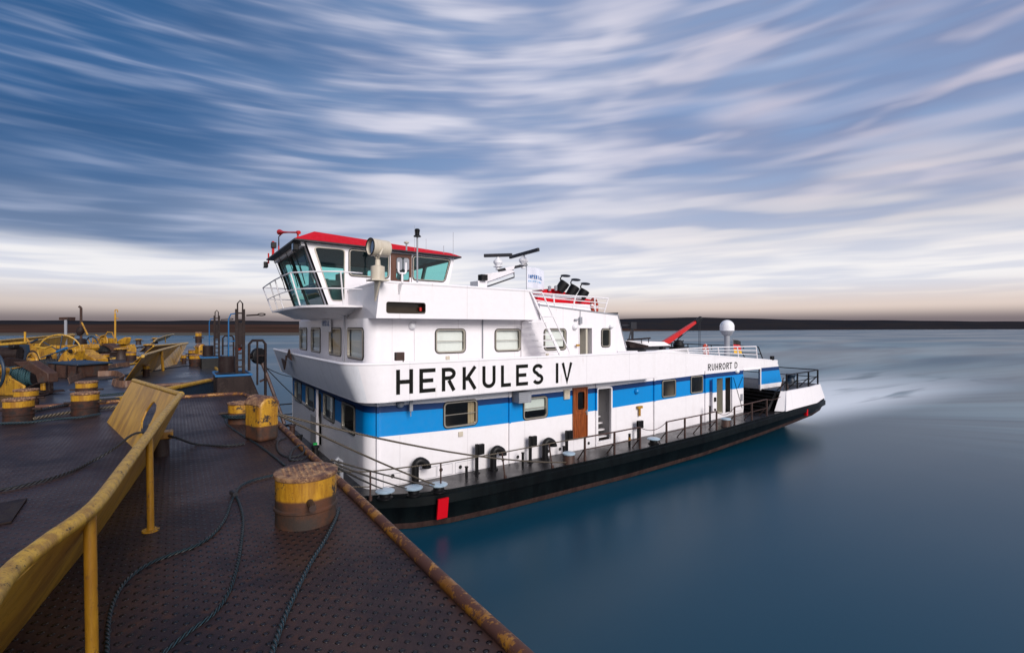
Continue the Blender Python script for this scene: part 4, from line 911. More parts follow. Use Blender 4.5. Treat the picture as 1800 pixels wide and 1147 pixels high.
# wheelhouse floor, skirts, console, chair, wheel
mb = MB(); mb.quad((4.19, WT, wb), (8.5, WT, wb), (8.5, WP, wb), (4.19, WP, wb)); mb.build('wheelhouse_floor', 'console', boat, solid=.03)
mb = MB(); mb.quad((4.19, WT, wb - .01), (4.86, WT, wb - .01), (4.86, WT, 6.07), (4.75, WT, 6.07)); mb.quad((4.75, WT, 6.07), (4.19, WT, wb - .01), (4.19, WP, wb - .01), (4.75, WP, 6.07)); mb.quad((4.86, WT, 6.07), (8.5, WT, 6.07), (8.5, WT, wb - .01), (4.86, WT, wb - .01)); mb.build('wheelhouse_skirt', 'white_front', boat)
mb = MB(); mb.box((4.5, 17.6, wb), (5.2, 21.6, 7.25)); mb.prism([(4.3, 17.6, 7.2), (5.2, 17.6, 7.2), (4.7, 17.6, 7.45), (4.3, 17.6, 7.45)], (0, 4, 0)); mb.box((4.9, 18.1, 7.35), (5.1, 18.6, 7.75)); mb.box((4.9, 20.4, 7.35), (5.1, 20.9, 7.75)); mb.build('steering_console', 'console', boat)
mb = MB(); mb.torus((5.4, 19.5, 7.15), .33, .025, (1, 0, .4)); mb.cyl((5.2, 19.5, 7.1), (5.42, 19.5, 7.15), .05); mb.build('steering_wheel', 'black', boat)
mb = MB(); mb.cyl((5.3, 17.7, wb), (5.3, 17.7, 6.9), .05); mb.box((5.05, 17.45, 6.9), (5.55, 17.95, 7.02)); mb.box((5.5, 17.45, 7.0), (5.62, 17.95, 7.75)); mb.build('helm_chair', 'black', boat, bevel=.03)
# brown door
c = [p_ - Vector((0, .0, 0)) for p_ in dq]; oc = [bilin(c, .26, .10), bilin(c, .88, .10), bilin(c, .88, .87), bilin(c, .26, .87)]
mb = MB(); mb.face_holes([p_ - Vector((0, .02, 0)) for p_ in c], [[p_ - Vector((0, .02, 0)) for p_ in round_quad(oc, 0, .08)]]); wd_ = mb.build('wheelhouse_door', 'brownwood', boat, solid=.05)
mb = MB(); mb.quad(*oc); mb.build('door_pane', 'glassteal', wd_)
for (a0, a1) in ((.0, .48), (.52, 1.0)):
    P4 = [bilin(oc, a0, .42), bilin(oc, a1, .42), bilin(oc, a1, 1), bilin(oc, a0, 1)]; mb = MB(); mb.quad(*[p_ + Vector((0, -.03, 0)) for p_ in round_quad(P4, -.01, .08)]); mb.build('door_blind', 'grey', wd_)
mb = MB(); hx = bilin(c, .9, .12); mb.box((hx.x - .03, hx.y - .08, hx.z - .12), (hx.x + .03, hx.y - .03, hx.z + .06)); mb.build('door_handle', 'white', wd_)
# roof
ex0, ex1, ey0 = 3.10, 9.15, 16.6; ey1 = mir(ey0); ez0, ez1 = 8.62, 8.53
tx0, tx1, ty0 = 3.85, 9.0, 17.25; ty1 = mir(ty0); tz0, tz1 = 9.02, 8.74
E_ = [Vector((ex0, ey0, ez0)), Vector((ex1, ey0, ez1)), Vector((ex1, ey1, ez1)), Vector((ex0, ey1, ez0))]
T_ = [Vector((tx0, ty0, tz0)), Vector((tx1, ty0, tz1)), Vector((tx1, ty1, tz1)), Vector((tx0, ty1, tz0))]
mb = MB()
for i in range(4): j = (i + 1) % 4; mb.quad(E_[i], E_[j], T_[j], T_[i])
mb.quad(*T_); roof = mb.build('wheelhouse_roof', 'red', boat, angle=12)
mb = MB(); dn = Vector((0, 0, -.05)); mb.quad(*[p_ + dn for p_ in E_])
for i in range(4): j = (i + 1) % 4; mb.quad(E_[i] - Vector((0, 0, .003)), E_[j] - Vector((0, 0, .003)), E_[j] + dn, E_[i] + dn)
mb.build('roof_soffit', 'dark', roof)
mb = MB(); mb.box((3.35, WT, 8.45), (3.47, WP, 8.57)); mb.build('sun_visor_beam', 'white', roof)
# floodlights etc. under the front eave
for (y, x, r_) in ((17.0, 3.2, .13), (22.6, 3.1, .15)):
    mb = MB(); mb.box((x - .08, y - .16, 8.28), (x + .08, y + .16, 8.52)); fl = mb.build('floodlight', 'black', boat, bevel=.02)
    mb = MB(); mb.quad((x - .085, y - .13, 8.3), (x - .085, y + .13, 8.3), (x - .085, y + .13, 8.5), (x - .085, y - .13, 8.5)); mb.build('floodlight_lens', 'lens', fl)
for y in (18.0, 19.2, 20.6, 21.7):
    mb = MB(); mb.tube([(3.3, y, 8.5), (3.62, y + .15, 7.7)], .012, 5); mb.tube([(3.55, y + .05, 7.95), (3.75, y + .2, 7.3)], .018, 5); mb.build('windscreen_wiper', 'black', boat)
# horn, red lamp stands
p0 = onD(491.4, 408, 17.0); p1 = onD(523.6, 408.5, 16.0)
ax = (p0 - p1).normalized(); L_ = (p0 - p1).length
mb = MB(); mb.lathe([(.03, 0), (.025, L_ * .5), (.04, L_ * .8), (.10, L_ * .99), (.10, L_)], 14, p1, ax); mb.tube([p1, p1 - Vector((0, 0, .25))], .03, 6); mb.cyl(p1 - ax * .1, p1 + ax * .02, .06); mb.build('horn', 'cranered', boat)
for (u, vt, vb, cy, s) in ((480, 424, 448, 19.6, .05), (472, 445, 457, 20.0, .03), (490, 425, 440, 19.0, .025)):
    mb = MB(); mb.tube([onD(u, vt, cy), onD(u, vb + 6, cy)], s, 8); mb.build('lamp_stand', 'cranered', boat)
p_ = onD(481, 430.5, 19.6); mb = MB(); mb.box(p_ - Vector((.09, .12, .12)), p_ + Vector((.09, .12, .10))); mb.build('camera_box', 'black', boat, bevel=.01)
p_ = onD(490, 416, 18.5); mb = MB(); mb.tube([p_ - Vector((0, 0, .35)), p_, p_ + Vector((.1, -.1, .12))], .02, 6); mb.build('anemometer', 'black', boat)
for (u, v0, v1, cy, r_) in ((780, 432, 449, 18.7, .010), (796.6, 408, 452, 18.8, .008), (749, 420, 443, 18.6, .006), (714.5, 428, 440, 17.0, .03), (737 - 8, 396, 441, 17.5, .006)):
    mb = MB(); a = onD(u, v0, cy); b_ = onD(u, v1, cy); mb.tube([a, Vector((a.x, a.y, b_.z))], r_, 6); mb.build('aerial', 'grey', boat)
mb = MB(); p_ = onD(714.5, 427, 17.0); mb.lathe([(.03, -.04), (.09, 0), (.09, .03), (.02, .06)], 12, p_); mb.build('gps_aerial', 'cream', boat)
# searchlight on the apron corner
sp = onY(664, 487, 13.75); bx = Vector((sp.x, 13.75, 7.16))
mb = MB(); mb.box((bx.x - .26, 13.5, 7.12), (bx.x + .26, 14.0, 7.16)); mb.prism([(bx.x - .02, 14.0, 7.12), (bx.x - .02, 13.55, 7.12), (bx.x - .02, 13.98, 6.55)], (.05, 0, 0)); mb.lathe([(.2, 0), (.2, .38), (.14, .40), (.08, .42), (.07, .58)], 20, bx)
sl_ = mb.build('searchlight', 'cream', boat)
dc = onD(667, 436, 14.2) ; axd = Vector((-.93, -.15, .02)).normalized()
mb = MB(); mb.lathe([(.20, -.30), (.245, -.26), (.255, .24), (.262, .30), (.24, .30), (.22, .24), (.1, .1), (1e-3, .08)], 28, dc, axd); dm = mb.build('searchlight_drum', 'cream', sl_)
mb = MB(); mb.lathe([(1e-3, .20), (.235, .235)], 24, dc, axd); ring_ = mb.build('searchlight_lens', 'lens', sl_)
mb = MB(); mb.torus(dc + axd * .30, .25, .018, axd); mb.build('drum_rim', 'black', sl_)
mb = MB(); sd_ = Vector((0, 1, 0)); top = bx + Vector((0, 0, .56))
for s in (-1, 1): mb.tube([top, top + sd_ * .2 * s + Vector((0, 0, .15)), Vector((dc.x, dc.y, dc.z - .05)) + sd_ * .27 * s], .03, 8)
mb.build('searchlight_yoke', 'cream', sl_)
# bitts on the apron: U shaped fairlead and lamp pole
p_ = onY(707, 497, 14.0)
mb = MB(); mb.tube([(p_.x, 14, 7.12), (p_.x, 14, 7.42)], .035, 8); ua = onY(700.5, 461, 14).x; ub = onY(713.5, 461, 14).x; zt = onY(707, 461, 14).z
mb.tube([(ua, 14, zt), (ua, 14, 7.47), (ua + .04, 14, 7.42), (ub - .04, 14, 7.42), (ub, 14, 7.47), (ub, 14, zt)], .033, 8); mb.prism([(p_.x - .12, 14.0, 7.09), (p_.x - .12, 13.8, 7.09), (p_.x - .12, 13.99, 6.8)], (.04, 0, 0)); mb.build('roller_fork', 'white', boat)
p_ = onY(733.5, 497, 14.3); zt = onY(733.5, 416, 14.3).z
mb = MB(); mb.tube([(p_.x, 14.3, 6.1), (p_.x, 14.3, zt)], .03, 8); lp = mb.build('lamp_pole', 'grey', boat)
mb = MB(); mb.lathe([(.12, 0), (.12, .02), (.07, .06), (.075, .16), (.09, .2), (.06, .25)], 14, (p_.x, 14.3, zt)); mb.build('navigation_lamp', 'black', lp)
# balcony in front of the wheelhouse
PZ = 6.48
pf = [(3.40, 23.0), (3.22, 19.5), (3.25, 16.5), (3.7, 15.75), (4.3, 15.35), (4.86, 15.3), (4.86, 16.8), (4.86, 23.0)]
mb = MB(); mb.prism([(x, y, PZ - .07) for x, y in pf], (0, 0, .07)); bal = mb.build('balcony', 'white', boat)
mb = MB()
und = [(4.86, 22.4, 6.1), (4.2, 22.3, 6.12), (4.2, 17.2, 6.12), (4.86, 17.0, 6.1)]
A_ = [(4.86, 23.0, PZ - .075), (3.6, 22.8, PZ - .075), (3.5, 16.8, PZ - .075), (4.86, 15.8, PZ - .075)]
for i in range(3): mb.quad(A_[i], A_[i + 1], und[i + 1], und[i])
mb.quad(*und); mb.build('balcony_soffit', 'white_front', bal)
def railing(parent, base, top, mids, r=.022, mat_='white', posts=None, name='railing', pr=None, mat_post=None):
    """base/top polylines of equal length; a post at every index in posts"""
    base = [Vector(p_) for p_ in base]; top = [Vector(p_) for p_ in top]
    mb = MB(); mb.tube(top, r, 8)
    for m_ in mids: mb.tube([b_.lerp(t_, m_) for b_, t_ in zip(base, top)], r * .75, 6)
    o = mb.build(name, mat_, parent)
    for i in (posts if posts is not None else range(len(base))):
        mb = MB(); mb.tube([base[i], top[i]], pr or r, 6); mb.build('railing_post', mat_post or mat_, o)
    return o
def bt(u, v, z=7.5): return onZ(u, v, z) if abs(v - VH) > 3 else None
tp = [onD(462.4, 506, 21.2), onD(484, 495, 18.6), onD(497, 488.5, 17.2), onD(507, 483.4, 15.9), onD(519.7, 479.8, 15.35), onD(551, 480.2, 15.1), onD(580, 481.2, 15.0), onD(601, 482, 14.9), onD(623, 484, 14.8)]
bp = [(3.40, 23.0, PZ), (3.28, 20.8, PZ), (3.23, 19.3, PZ), (3.22, 17.9, PZ), (3.25, 16.5, PZ), (3.5, 16.05, PZ), (3.8, 15.7, PZ), (4.3, 15.4, PZ), (4.86, 15.3, PZ)]
tp = [Vector((p_[0] - .28, p_[1] + (.5 if i == 0 else 0) * 0, 7.50)) if i < 5 else Vector((p_[0] - .12, p_[1] - .12, 7.50)) for i, p_ in enumerate(bp)]
tp[0] = Vector((3.12, 23.5, 7.5)); tp[-1] = Vector((4.83, 15.2, 7.48))
railing(boat, bp, tp, [.5], .024, posts=[0, 1, 2, 4, 7], name='balcony_railing')
mb = MB(); mb.tube([tp[0], (4.8, 23.5, 7.5), (4.86, 23.2, 6.5)], .022, 6); mb.tube([bp[0], (3.3, 23.3, 7.0), (4.8, 23.3, 7.0)], .018, 6); mb.build('balcony_side_rail', 'white', boat)
# ---- radar arm
cyR = 20.8
base = onD(841, 497, cyR); 
mb = MB(); a = onD(830, 508, cyR); b_ = onD(852, 487, cyR)
mb.box((a.x, base.y - .35, 6.7), (b_.x, base.y + .35, 7.75)); rm = mb.build('radar_mast', 'white', boat, bevel=.02)
mb = MB()
def q3(u, v, cy=cyR): return onD(u, v, cy)
off = Vector((-SN, -CS, 0)) * .35
lo = [q3(848, 483), q3(854.5, 498), q3(898, 481), q3(905, 478), q3(903, 471.5)]
mb.prism([p_ + off * .5 for p_ in [q3(847, 483), q3(853, 497.5), q3(897, 481.5), q3(905, 478.5), q3(899, 475)]], -off); mb.build('lower_arm', 'white', rm, bevel=.01)
mb = MB(); mb.prism([p_ + off * .4 for p_ in [q3(874, 474), q3(876, 477.5), q3(927, 466.5), q3(926, 463.5)]], -off * .8); mb.tube([q3(903, 478), q3(904, 487), q3(855, 504)], .03, 6); mb.build('upper_arm', 'dark', rm)
mb = MB(); mb.box(q3(843, 489) - Vector((.2, .5, .12)), q3(843, 489) + Vector((.1, -.2, .12))); mb.build('winch_motor', 'black', rm)
mb = MB(); mb.prism([p_ + off * .45 for p_ in [q3(888, 471), q3(890, 476), q3(903, 474), q3(905, 467.5)]], -off * .9); mb.build('arm_knuckle', 'white', rm)
for (u, v, ang, b_c) in ((875.4, 460, 6, .5), (920.3, 457, 33, .5)):
    p_ = q3(u, v); mb = MB(); mb.lathe([(.10, -.36), (.10, -.25), (.2, -.22), (.2, -.20), (.1, -.19), (.14, -.13), (.20, -.05), (.20, .03), (.13, .10), (.08, .14), (.06, .2)], 16, p_); gb = mb.build('radar_gearbox', 'lampwhite', rm)
    dirv = Vector((CS, -SN, 0)) * math.cos(R(ang)) + Vector((0, 0, 1)) * math.sin(R(ang)) * (0 if ang < 10 else .0)
    # scanner bar: real radar bars are level, turned in plan
    yaw = R(ang * 0 + (-10 if ang < 10 else 62)); fwd = Vector((SN, CS, 0)); rt = Vector((CS, -SN, 0))
    dv = (rt * math.cos(yaw) + fwd * -math.sin(yaw)) if ang > 10 else (rt * math.cos(yaw) + fwd * math.sin(yaw))
    c0 = p_ + Vector((0, 0, .22)); hl_ = 0.62 if ang < 10 else 1.25
    side = Vector((-dv.y, dv.x, 0)) * .06
    mb = MB(); A0 = c0 - dv * hl_; mb.prism([A0 - side + Vector((0, 0, -.01)), A0 + side + Vector((0, 0, -.01)), A0 + side * .8 + Vector((0, 0, .13)), A0 - side * .8 + Vector((0, 0, .13))], dv * hl_ * 2); mb.build('radar_scanner', 'dark', gb, bevel=.02)
# ---- funnel and exhausts
FY0, FY1 = 16.4, 18.2
def onf(u, v): return onY(u, v, 16.4)
pr = [(944.5, 530), (946, 520), (953.8, 513.3), (963, 507.4), (975.6, 506.8), (1006.7, 517.2), (1027, 523.5), (1046, 527.5), (1049, 536)]
P3 = [onf(*q) for q in pr]
mb = MB(); mb.prism(P3, (0, FY1 - FY0, 0)); fu = mb.build('funnel_housing', 'red', boat, bevel=.06, seg=3)
lowp = [Vector((P3[0].x, 16.35, P3[0].z)), Vector((P3[-1].x, 16.35, P3[-1].z)), Vector((P3[-1].x, 16.35, 6.2)), Vector((P3[0].x, 16.35, 6.2))]
mb = MB(); mb.prism(lowp, (0, 1.9, 0)); mb.build('funnel_base', 'white', fu)
for (u, v, uc_, vc_) in ((985, 508, 993, 497), (1004, 515, 1011, 504), (1022, 521, 1028, 511)):
    a = onD(u, v, 21.2 + (u - 985) * .02); b_ = onD(uc_, vc_, 21.2 + (u - 985) * .02); dr_ = (b_ - a).normalized()
    mb = MB(); mb.lathe([(.21, -.1), (.23, .22), (.225, (b_ - a).length + .03), (.19, (b_ - a).length + .03), (.17, .2)], 20, a, dr_); ex = mb.build('exhaust_pipe', 'black', boat)
    cp = onD(uc_ + .5, vc_ - 12.5, 21.2 + (u - 985) * .02); mb = MB()
    mb.lathe([(1e-3, .045), (.2, .02), (.225, 0), (.2, -.02), (1e-3, -.03)], 18, cp + Vector((.02, 0, 0)), Vector((-.16, -.30, 1))); mb.tube([b_ - Vector((.2, 0, .06)), cp + Vector((-.28, 0, -.12)), cp + Vector((-.2, 0, -.04))], .03, 6); mb.build('exhaust_cap', 'black', ex)
for (u, v) in ((966, 505), (977, 504.5)):
    p_ = onD(u, v, 21); mb = MB(); mb.lathe([(.06, -.15), (.07, 0), (.08, .04), (.03, .07)], 12, p_); mb.build('small_vent', 'grey', boat)
# railing round the casing roof
tb = [onY(u, v, 14.62) for u, v in ((945, 534), (975, 541), (1006, 545.5), (1023, 548), (1047, 550.8), (1061, 552.5))]
tt = [onY(u, v, 14.62) for u, v in ((932.5, 513.8), (973, 517), (1012, 520.2), (1026, 521), (1045, 522.5), (1069, 524.2))]
railing(boat, tb, tt, [.35, .7], .028, name='casing_railing', posts=[0, 1, 2, 4, 5])
mb = MB(); mb.box((tt[0].x, 14.75, 6.95), (tt[3].x, 14.78, 7.05)); mb.build('white_rail_board', 'white', boat)
mb = MB(); mb.prism([onY(1058, 550, 14.7), onY(1087, 549, 14.7), onY(1085, 554, 14.7), onY(1063, 552.5, 14.7)], (0, .8, 0)); mb.build('dark_tray', 'dark', boat)
# inclined ladder from the walkway to the casing roof
for k, (ua, va, ub, vb) in enumerate(((932, 513, 984, 626), (952, 513, 1001, 618))):
    pass
A0 = onY(932.5, 513.5, 13.95); A1 = onY(985, 626, 13.6); B0 = onY(952.5, 513.5, 13.95); B1 = onY(1001, 618, 13.6); B2 = onY(1001, 625, 13.6)
mb = MB()
mb.prism([A0, A0 + Vector((.06, 0, 0)), A1 + Vector((.14, 0, 0)), A1], (0, .05, 0)); mb.tube([A0 + Vector((0, .02, .0)), A0 + Vector((.03, .02, .03)), B0], .025, 6)
mb.tube([B0, B1, B2], .025, 6)
mb.tube([A0.lerp(A1, .38), B0.lerp(B1, .40)], .02, 6)
mb.build('ladder_stringer', 'white', boat)
mb = MB()
for k in range(6):
    a = A0.lerp(A1, .47 + k * .095); mb.box((a.x - .75 + k * .02, a.y - .02, a.z), (a.x + .08, a.y + .32, a.z + .03))
mb.build('ladder_steps', 'white', boat)
# small lamp fittings on the casing wall
p_ = onY(1020, 563, 14.55); mb = MB(); mb.box(p_ - Vector((.07, .05, .14)), p_ + Vector((.07, .0, .14))); mb.tube([p_ + Vector((0, 0, .1)), onY(1020.5, 545, 14.55)], .012, 5); mb.box(p_ + Vector((-.32, -.05, .0)), p_ + Vector((-.14, 0, .06))); mb.build('junction_box', 'grey', boat)
p_ = onY(1015, 606.5, 14.5); mb = MB(); mb.box(p_ - Vector((.08, .05, .04)), p_ + Vector((.08, 0, .04))); mb.build('yellow_latch', 'yellow', boat)
# flood light on the name bulwark + front lamps
def bracketlamp(u, v, T, mt='dark'):
    p_ = onY(u, v, T); mb = MB(); mb.box(p_ + Vector((-.15, -.06, -.12)), p_ + Vector((.12, .06, .12))); mb.tube([p_ + Vector((.1, 0, -.1)), p_ + Vector((.1, 0, -.32))], .02, 6); mb.build('deck_floodlight', mt, boat, bevel=.02)
bracketlamp(703, 626, 13.35, 'rust'); bracketlamp(1357.5, 629, 14.05, 'black')
p_ = onX(509, 631, 3.75); mb = MB()
mb.prism([p_ + Vector((-.1, .1, .12)), p_ + Vector((-.1, -.35, .42)), p_ + Vector((-.1, -.8, .0))], (.05, 0, 0)); mb.prism([p_ + Vector((-.13, 1.1, -.02)), p_ + Vector((-.13, .15, -.08)), p_ + Vector((-.13, .45, -.45))], (.05, 0, 0)); mb.tube([p_ + Vector((-.1, .15, -.05)), p_ + Vector((-.1, .1, .15))], .04, 6); mb.build('bow_light_bracket', 'rust', boat)
# ---- aft upper deck gear
hb = MB(); hb.box((17.6, 16.8, 3.7), (21.3, 21.5, 4.78)); ht = hb.build('engine_hatch', 'dark', boat)
mb = MB(); mb.prism([(18.2, 16.7, 4.785), (22.2, 16.7, 4.785), (21.6, 16.7, 5.0), (18.6, 16.7, 5.12)], (0, 4.9, 0)); mb.build('hatch_cover', 'white', ht)
mb = MB(); mb.prism([onY(1104, 599, 16.5), onY(1140, 607, 16.5), onY(1140, 611, 16.5), onY(1108, 611, 16.5)], (0, 1.2, 0)); mb.build('brown_cover', 'darkrust', boat)
mb = MB(); mb.tube([onY(1103, 597, 16.2), onY(1143, 594, 16.2)], .04, 6); mb.tube([onY(1127, 596, 16.2), onY(1128, 603, 16.2)], .02, 5); mb.tube([onY(1140, 594, 16.2), onY(1140, 602, 16.2)], .02, 5); mb.build('grab_rail', 'darkrust', boat)
mb = MB(); a = onY(1111.5, 566, 17.5); b_ = onY(1111.5, 600, 17.5); mb.tube([a, Vector((a.x, a.y, b_.z))], .09, 4); mb.tube([onY(1093, 571.7, 17.5), onY(1112, 571.7, 17.5)], .05, 4); mb.tube([onY(1110, 578, 17.5), onY(1105, 598, 17.5)], .05, 4); mb.box(onY(1109, 578, 17.4), onY(1114, 566, 17.6)); mb.build('towing_post', 'dark', boat)
tt = [onY(u, v, 14.05) for u, v in ((1141, 617.3), (1178, 614.5), (1208, 612.5), (1240, 611), (1262, 610.2), (1296, 609.2), (1329, 608.6))]
tb = [Vector((t_.x + .12, 14.05, topz(t_.x + .12) + .02)) for t_ in tt]
railing(boat, tb, tt, [.35, .68], .03, name='aft_railing')
mb = MB(); mb.tube([onY(1085, 617.8, 14.1), onY(1120, 617.3, 14.1)], .03, 6); mb.build('grab_rail', 'white', boat)
Yp_ = 24.6
tt = [onY(u, v, Yp_) for u, v in ((1150, 601), (1180, 602.8), (1209, 604.3), (1250, 606), (1306, 607.2))]
tb = [Vector((t_.x + .1, Yp_, 3.8)) for t_ in tt]
railing(boat, tb, tt, [.5], .04, 'black', name='port_railing')
tt = [onY(u, v, 19.6) for u, v in ((1296, 607.5), (1329, 608.8), (1333, 609.5))]; tb = [onY(1312, 632, 19.6), onY(1340, 634, 19.6), onY(1342, 634, 19.6)]
railing(boat, tb, tt, [.5], .04, 'black', name='stern_house_railing', posts=[0, 2])
p_ = onY(1193, 606, 18); mb = MB(); mb.box(p_ + Vector((-.5, -.3, -1.2)), p_ + Vector((.5, .3, -.1))); mb.lathe([(.28, -.2), (.34, 0), (.22, .25), (.1, .3)], 12, p_); mb.tube([p_ + Vector((-.5, 0, .3)), p_, p_ + Vector((.45, 0, .25))], .04, 6); mb.tube([p_ + Vector((-.1, 0, .2)), p_ + Vector((0, 0, .55))], .03, 5); mb.build('capstan_winch', 'black', boat)
# satellite dome
pd = onY(1278, 572.5, 17.2); rd = .42
mb = MB(); mb.tube([(pd.x, 17.2, 3.7), (pd.x, 17.2, pd.z - .5)], .17, 14); ps = mb.build('dome_post', 'grey', boat)
mb = MB(); mb.lathe([(.17, -.62), (.30, -.52), (.41, -.30)], 24, pd); mb.build('dome_base', 'grey', ps)
mb = MB(); mb.lathe([(.42, -.30), (.425, -.05)] + [(.425 * math.cos(R(a)), -.05 + .42 * math.sin(R(a))) for a in range(10, 90, 10)] + [(1e-3, .37)], 28, pd); dmo = mb.build('dome', 'lampwhite', ps)
# main-deck vents (swan necks), valve posts
for (u, vb, sc) in ((729, 845, 1), (866, 824, .95), (957, 805, .92)):
    g = onY(u, 0, 13.75); X = g.x; h = .72 * sc
    mb = MB(); mb.tube(smooth([(X, 13.72, 1.0), (X, 13.72, 1.0 + h * .6), (X + .02, 13.72, 1.0 + h * .88), (X + .16, 13.7, 1.0 + h), (X + .33, 13.68, 1.0 + h * .86), (X + .36, 13.68, 1.0 + h * .72)], 5), .115, 14)
    mb.lathe([(.17, 0), (.17, .04)], 16, (X, 13.72, 1.0)); sw = mb.build('swan_neck_vent', 'black', boat)
    mb = MB(); mb.lathe([(.14, -.03), (.14, .04)], 16, (X + .36, 13.68, 1.0 + h * .70)); mb.build('vent_flange', 'black', sw)
for (u, hh) in ((838, .95), (932, .93), (996, .92), (1122, .85)):
    X = onY(u, 0, 13.7).x; mb = MB(); mb.box((X - .05, 13.66, 1.0), (X + .05, 13.74, 1.0 + hh)); mb.box((X + (.05 if u < 1100 else -.05), 13.64, 1.0 + hh * .62), (X + .27, 13.76, 1.0 + hh * .98)); mb.lathe([(.12, 0), (.12, .02)], 12, (X, 13.7, 1.0)); mb.build('valve_post', 'black', boat, bevel=.01)
for (u, hh) in ((919, .42), (991, .38), (767 + 53, .3), (1248, 1.0)):
    X = onY(u, 0, 13.55).x; mb = MB(); mb.cyl((X, 13.55, 1.0), (X, 13.55, 1.0 + hh), .045); mb.cyl((X, 13.55, 1.0 + hh), (X, 13.55, 1.03 + hh), .06); mb.build('sounding_pipe', 'black', boat)
X = onY(1106.5, 0, 13.3).x; mb = MB(); mb.cyl((X, 13.3, 1.0), (X, 13.3, 1.5), .05); sp_ = mb.build('sounding_pipe', 'black', boat); mb = MB(); mb.cyl((X, 13.3, 1.22), (X, 13.3, 1.36), .053); mb.build('yellow_band', 'yellow', sp_)
# starboard railings on the main deck
def hy(X):
    for a, b_ in zip(HP[:-1], HP[1:]):
        if a[0] <= X <= b_[0]: f = (X - a[0]) / (b_[0] - a[0]); return a[1] + (b_[1] - a[1]) * f, a[2] + (b_[2] - a[2]) * f
    return HP[-1][1], HP[-1][2]
def pst(u, T=12.62): X = onY(u, 0, T).x; y, z = hy(X); return Vector((X, y + .12, z))
def railgroup(us, h=.88, braces=True, hs=None):
    base = [pst(u) for u in us]; top = [b_ + Vector((0, 0, (hs[i] if hs else h))) for i, b_ in enumerate(base)]
    mb = MB(); mb.tube(top, .028, 8); mb.tube([b_.lerp(t_, .5) for b_, t_ in zip(base, top)], .016, 6); o = mb.build('deck_railing', 'railrust', boat)
    for b_, t_ in zip(base, top):
        mb = MB(); mb.box(b_ - Vector((.03, .03, 0)), t_ + Vector((.03, .03, 0)))
        if braces: mb.tube([b_.lerp(t_, .55), b_ + Vector((.05, .42, 0))], .025, 6)
        mb.build('railing_post', 'railrust', o)
    return base, top
g1 = railgroup([1028, 1080, 1125]); g2 = railgroup([1171.5, 1203.8, 1232.2, 1259.5]); g3 = railgroup([1291, 1321.5, 1347.8])
def chain(a, b_, h, nm='rail_chain', mt='railrust', r=.014): mb = MB(); mb.tube(sag(a, b_, h), r, 5); return mb.build(nm, mt, boat)
chain(g1[1][-1], g2[1][0], .22); chain(g2[1][-1], g3[1][0], .25)
chain(g3[1][-1], onY(1380, 690, 12.9), .15)
stan = [Vector((x, y, 1.0)) for x, y in ((onY(651, 0, 13.2).x, 13.2), (onY(774, 0, 12.75).x, 12.72), (onY(888, 0, 12.62).x, 12.62), (onY(971, 0, 12.62).x, 12.62))]
tops = [stan[0] + Vector((0, 0, .80)), stan[1] + Vector((0, 0, .84)), stan[2] + Vector((-.12, 0, .86)), stan[3] + Vector((-.15, 0, .88))]
for a, b_ in zip(stan, tops):
    mb = MB(); mb.tube([a, b_], .026, 6); mb.cyl(a, a + Vector((0, 0, .12)), .05); mb.build('stanchion', 'railrust', boat)
mb = MB(); mb.tube([Vector((3.3, 13.9, 1.82))] + tops + [g1[1][0]], .02, 6); mb.tube([p_ - Vector((0, 0, .42)) for p_ in [Vector((3.3, 13.9, 1.82)), tops[0]]], .016, 6); mb.build('rail_wire', 'wire', boat)
# stern rails (black)
tb = [Vector((26.5, 12.7, 2.43)), Vector((27.8, 12.75, 2.44)), Vector((29.2, 12.8, 2.45)), Vector((30.8, 13.0, 2.46)), Vector((30.9, 16.5, 2.46)), Vector((30.9, 20, 2.46)), Vector((30.9, 25.6, 2.46))]
tt = [p_ + Vector((0, 0, .84)) for i, p_ in enumerate(tb)]
o = railing(boat, tb, tt, [.5], .03, 'black', name='stern_railing', pr=.045)
mb = MB()
for p_ in tb[:4]: mb.tube([p_ + Vector((0, 0, .5)), p_ + Vector((-.3, .35, 0))], .03, 5)
mb.build('railing_brace', 'black', o)
tb = [Vector((26.5, mir(12.75), 2.45)), Vector((28.6, mir(12.8), 2.5)), Vector((30.6, mir(13.2), 2.6))]; railing(boat, tb, [p_ + Vector((0, 0, 1.0)) for p_ in tb], [.5], .03, 'black', name='stern_railing')
mb = MB(); mb.lathe([(.3, 0), (.28, .1), (.2, .3), (.28, .5), (.25, .55)], 16, (29.7, 14.0, 2.5)); mb.build('stern_capstan', 'bargehull', boat)
# gangway rails beside the stairs
mb = MB(); mb.tube([onY(1364, 715, 13.1), onY(1377, 664, 13.1), onY(1382, 663, 13.0), onY(1386, 690, 12.9)], .03, 6); mb.tube([onY(1371, 712, 13.1), onY(1382, 668, 13.1)], .02, 6); mb.build('stair_handrail', 'railrust', boat)
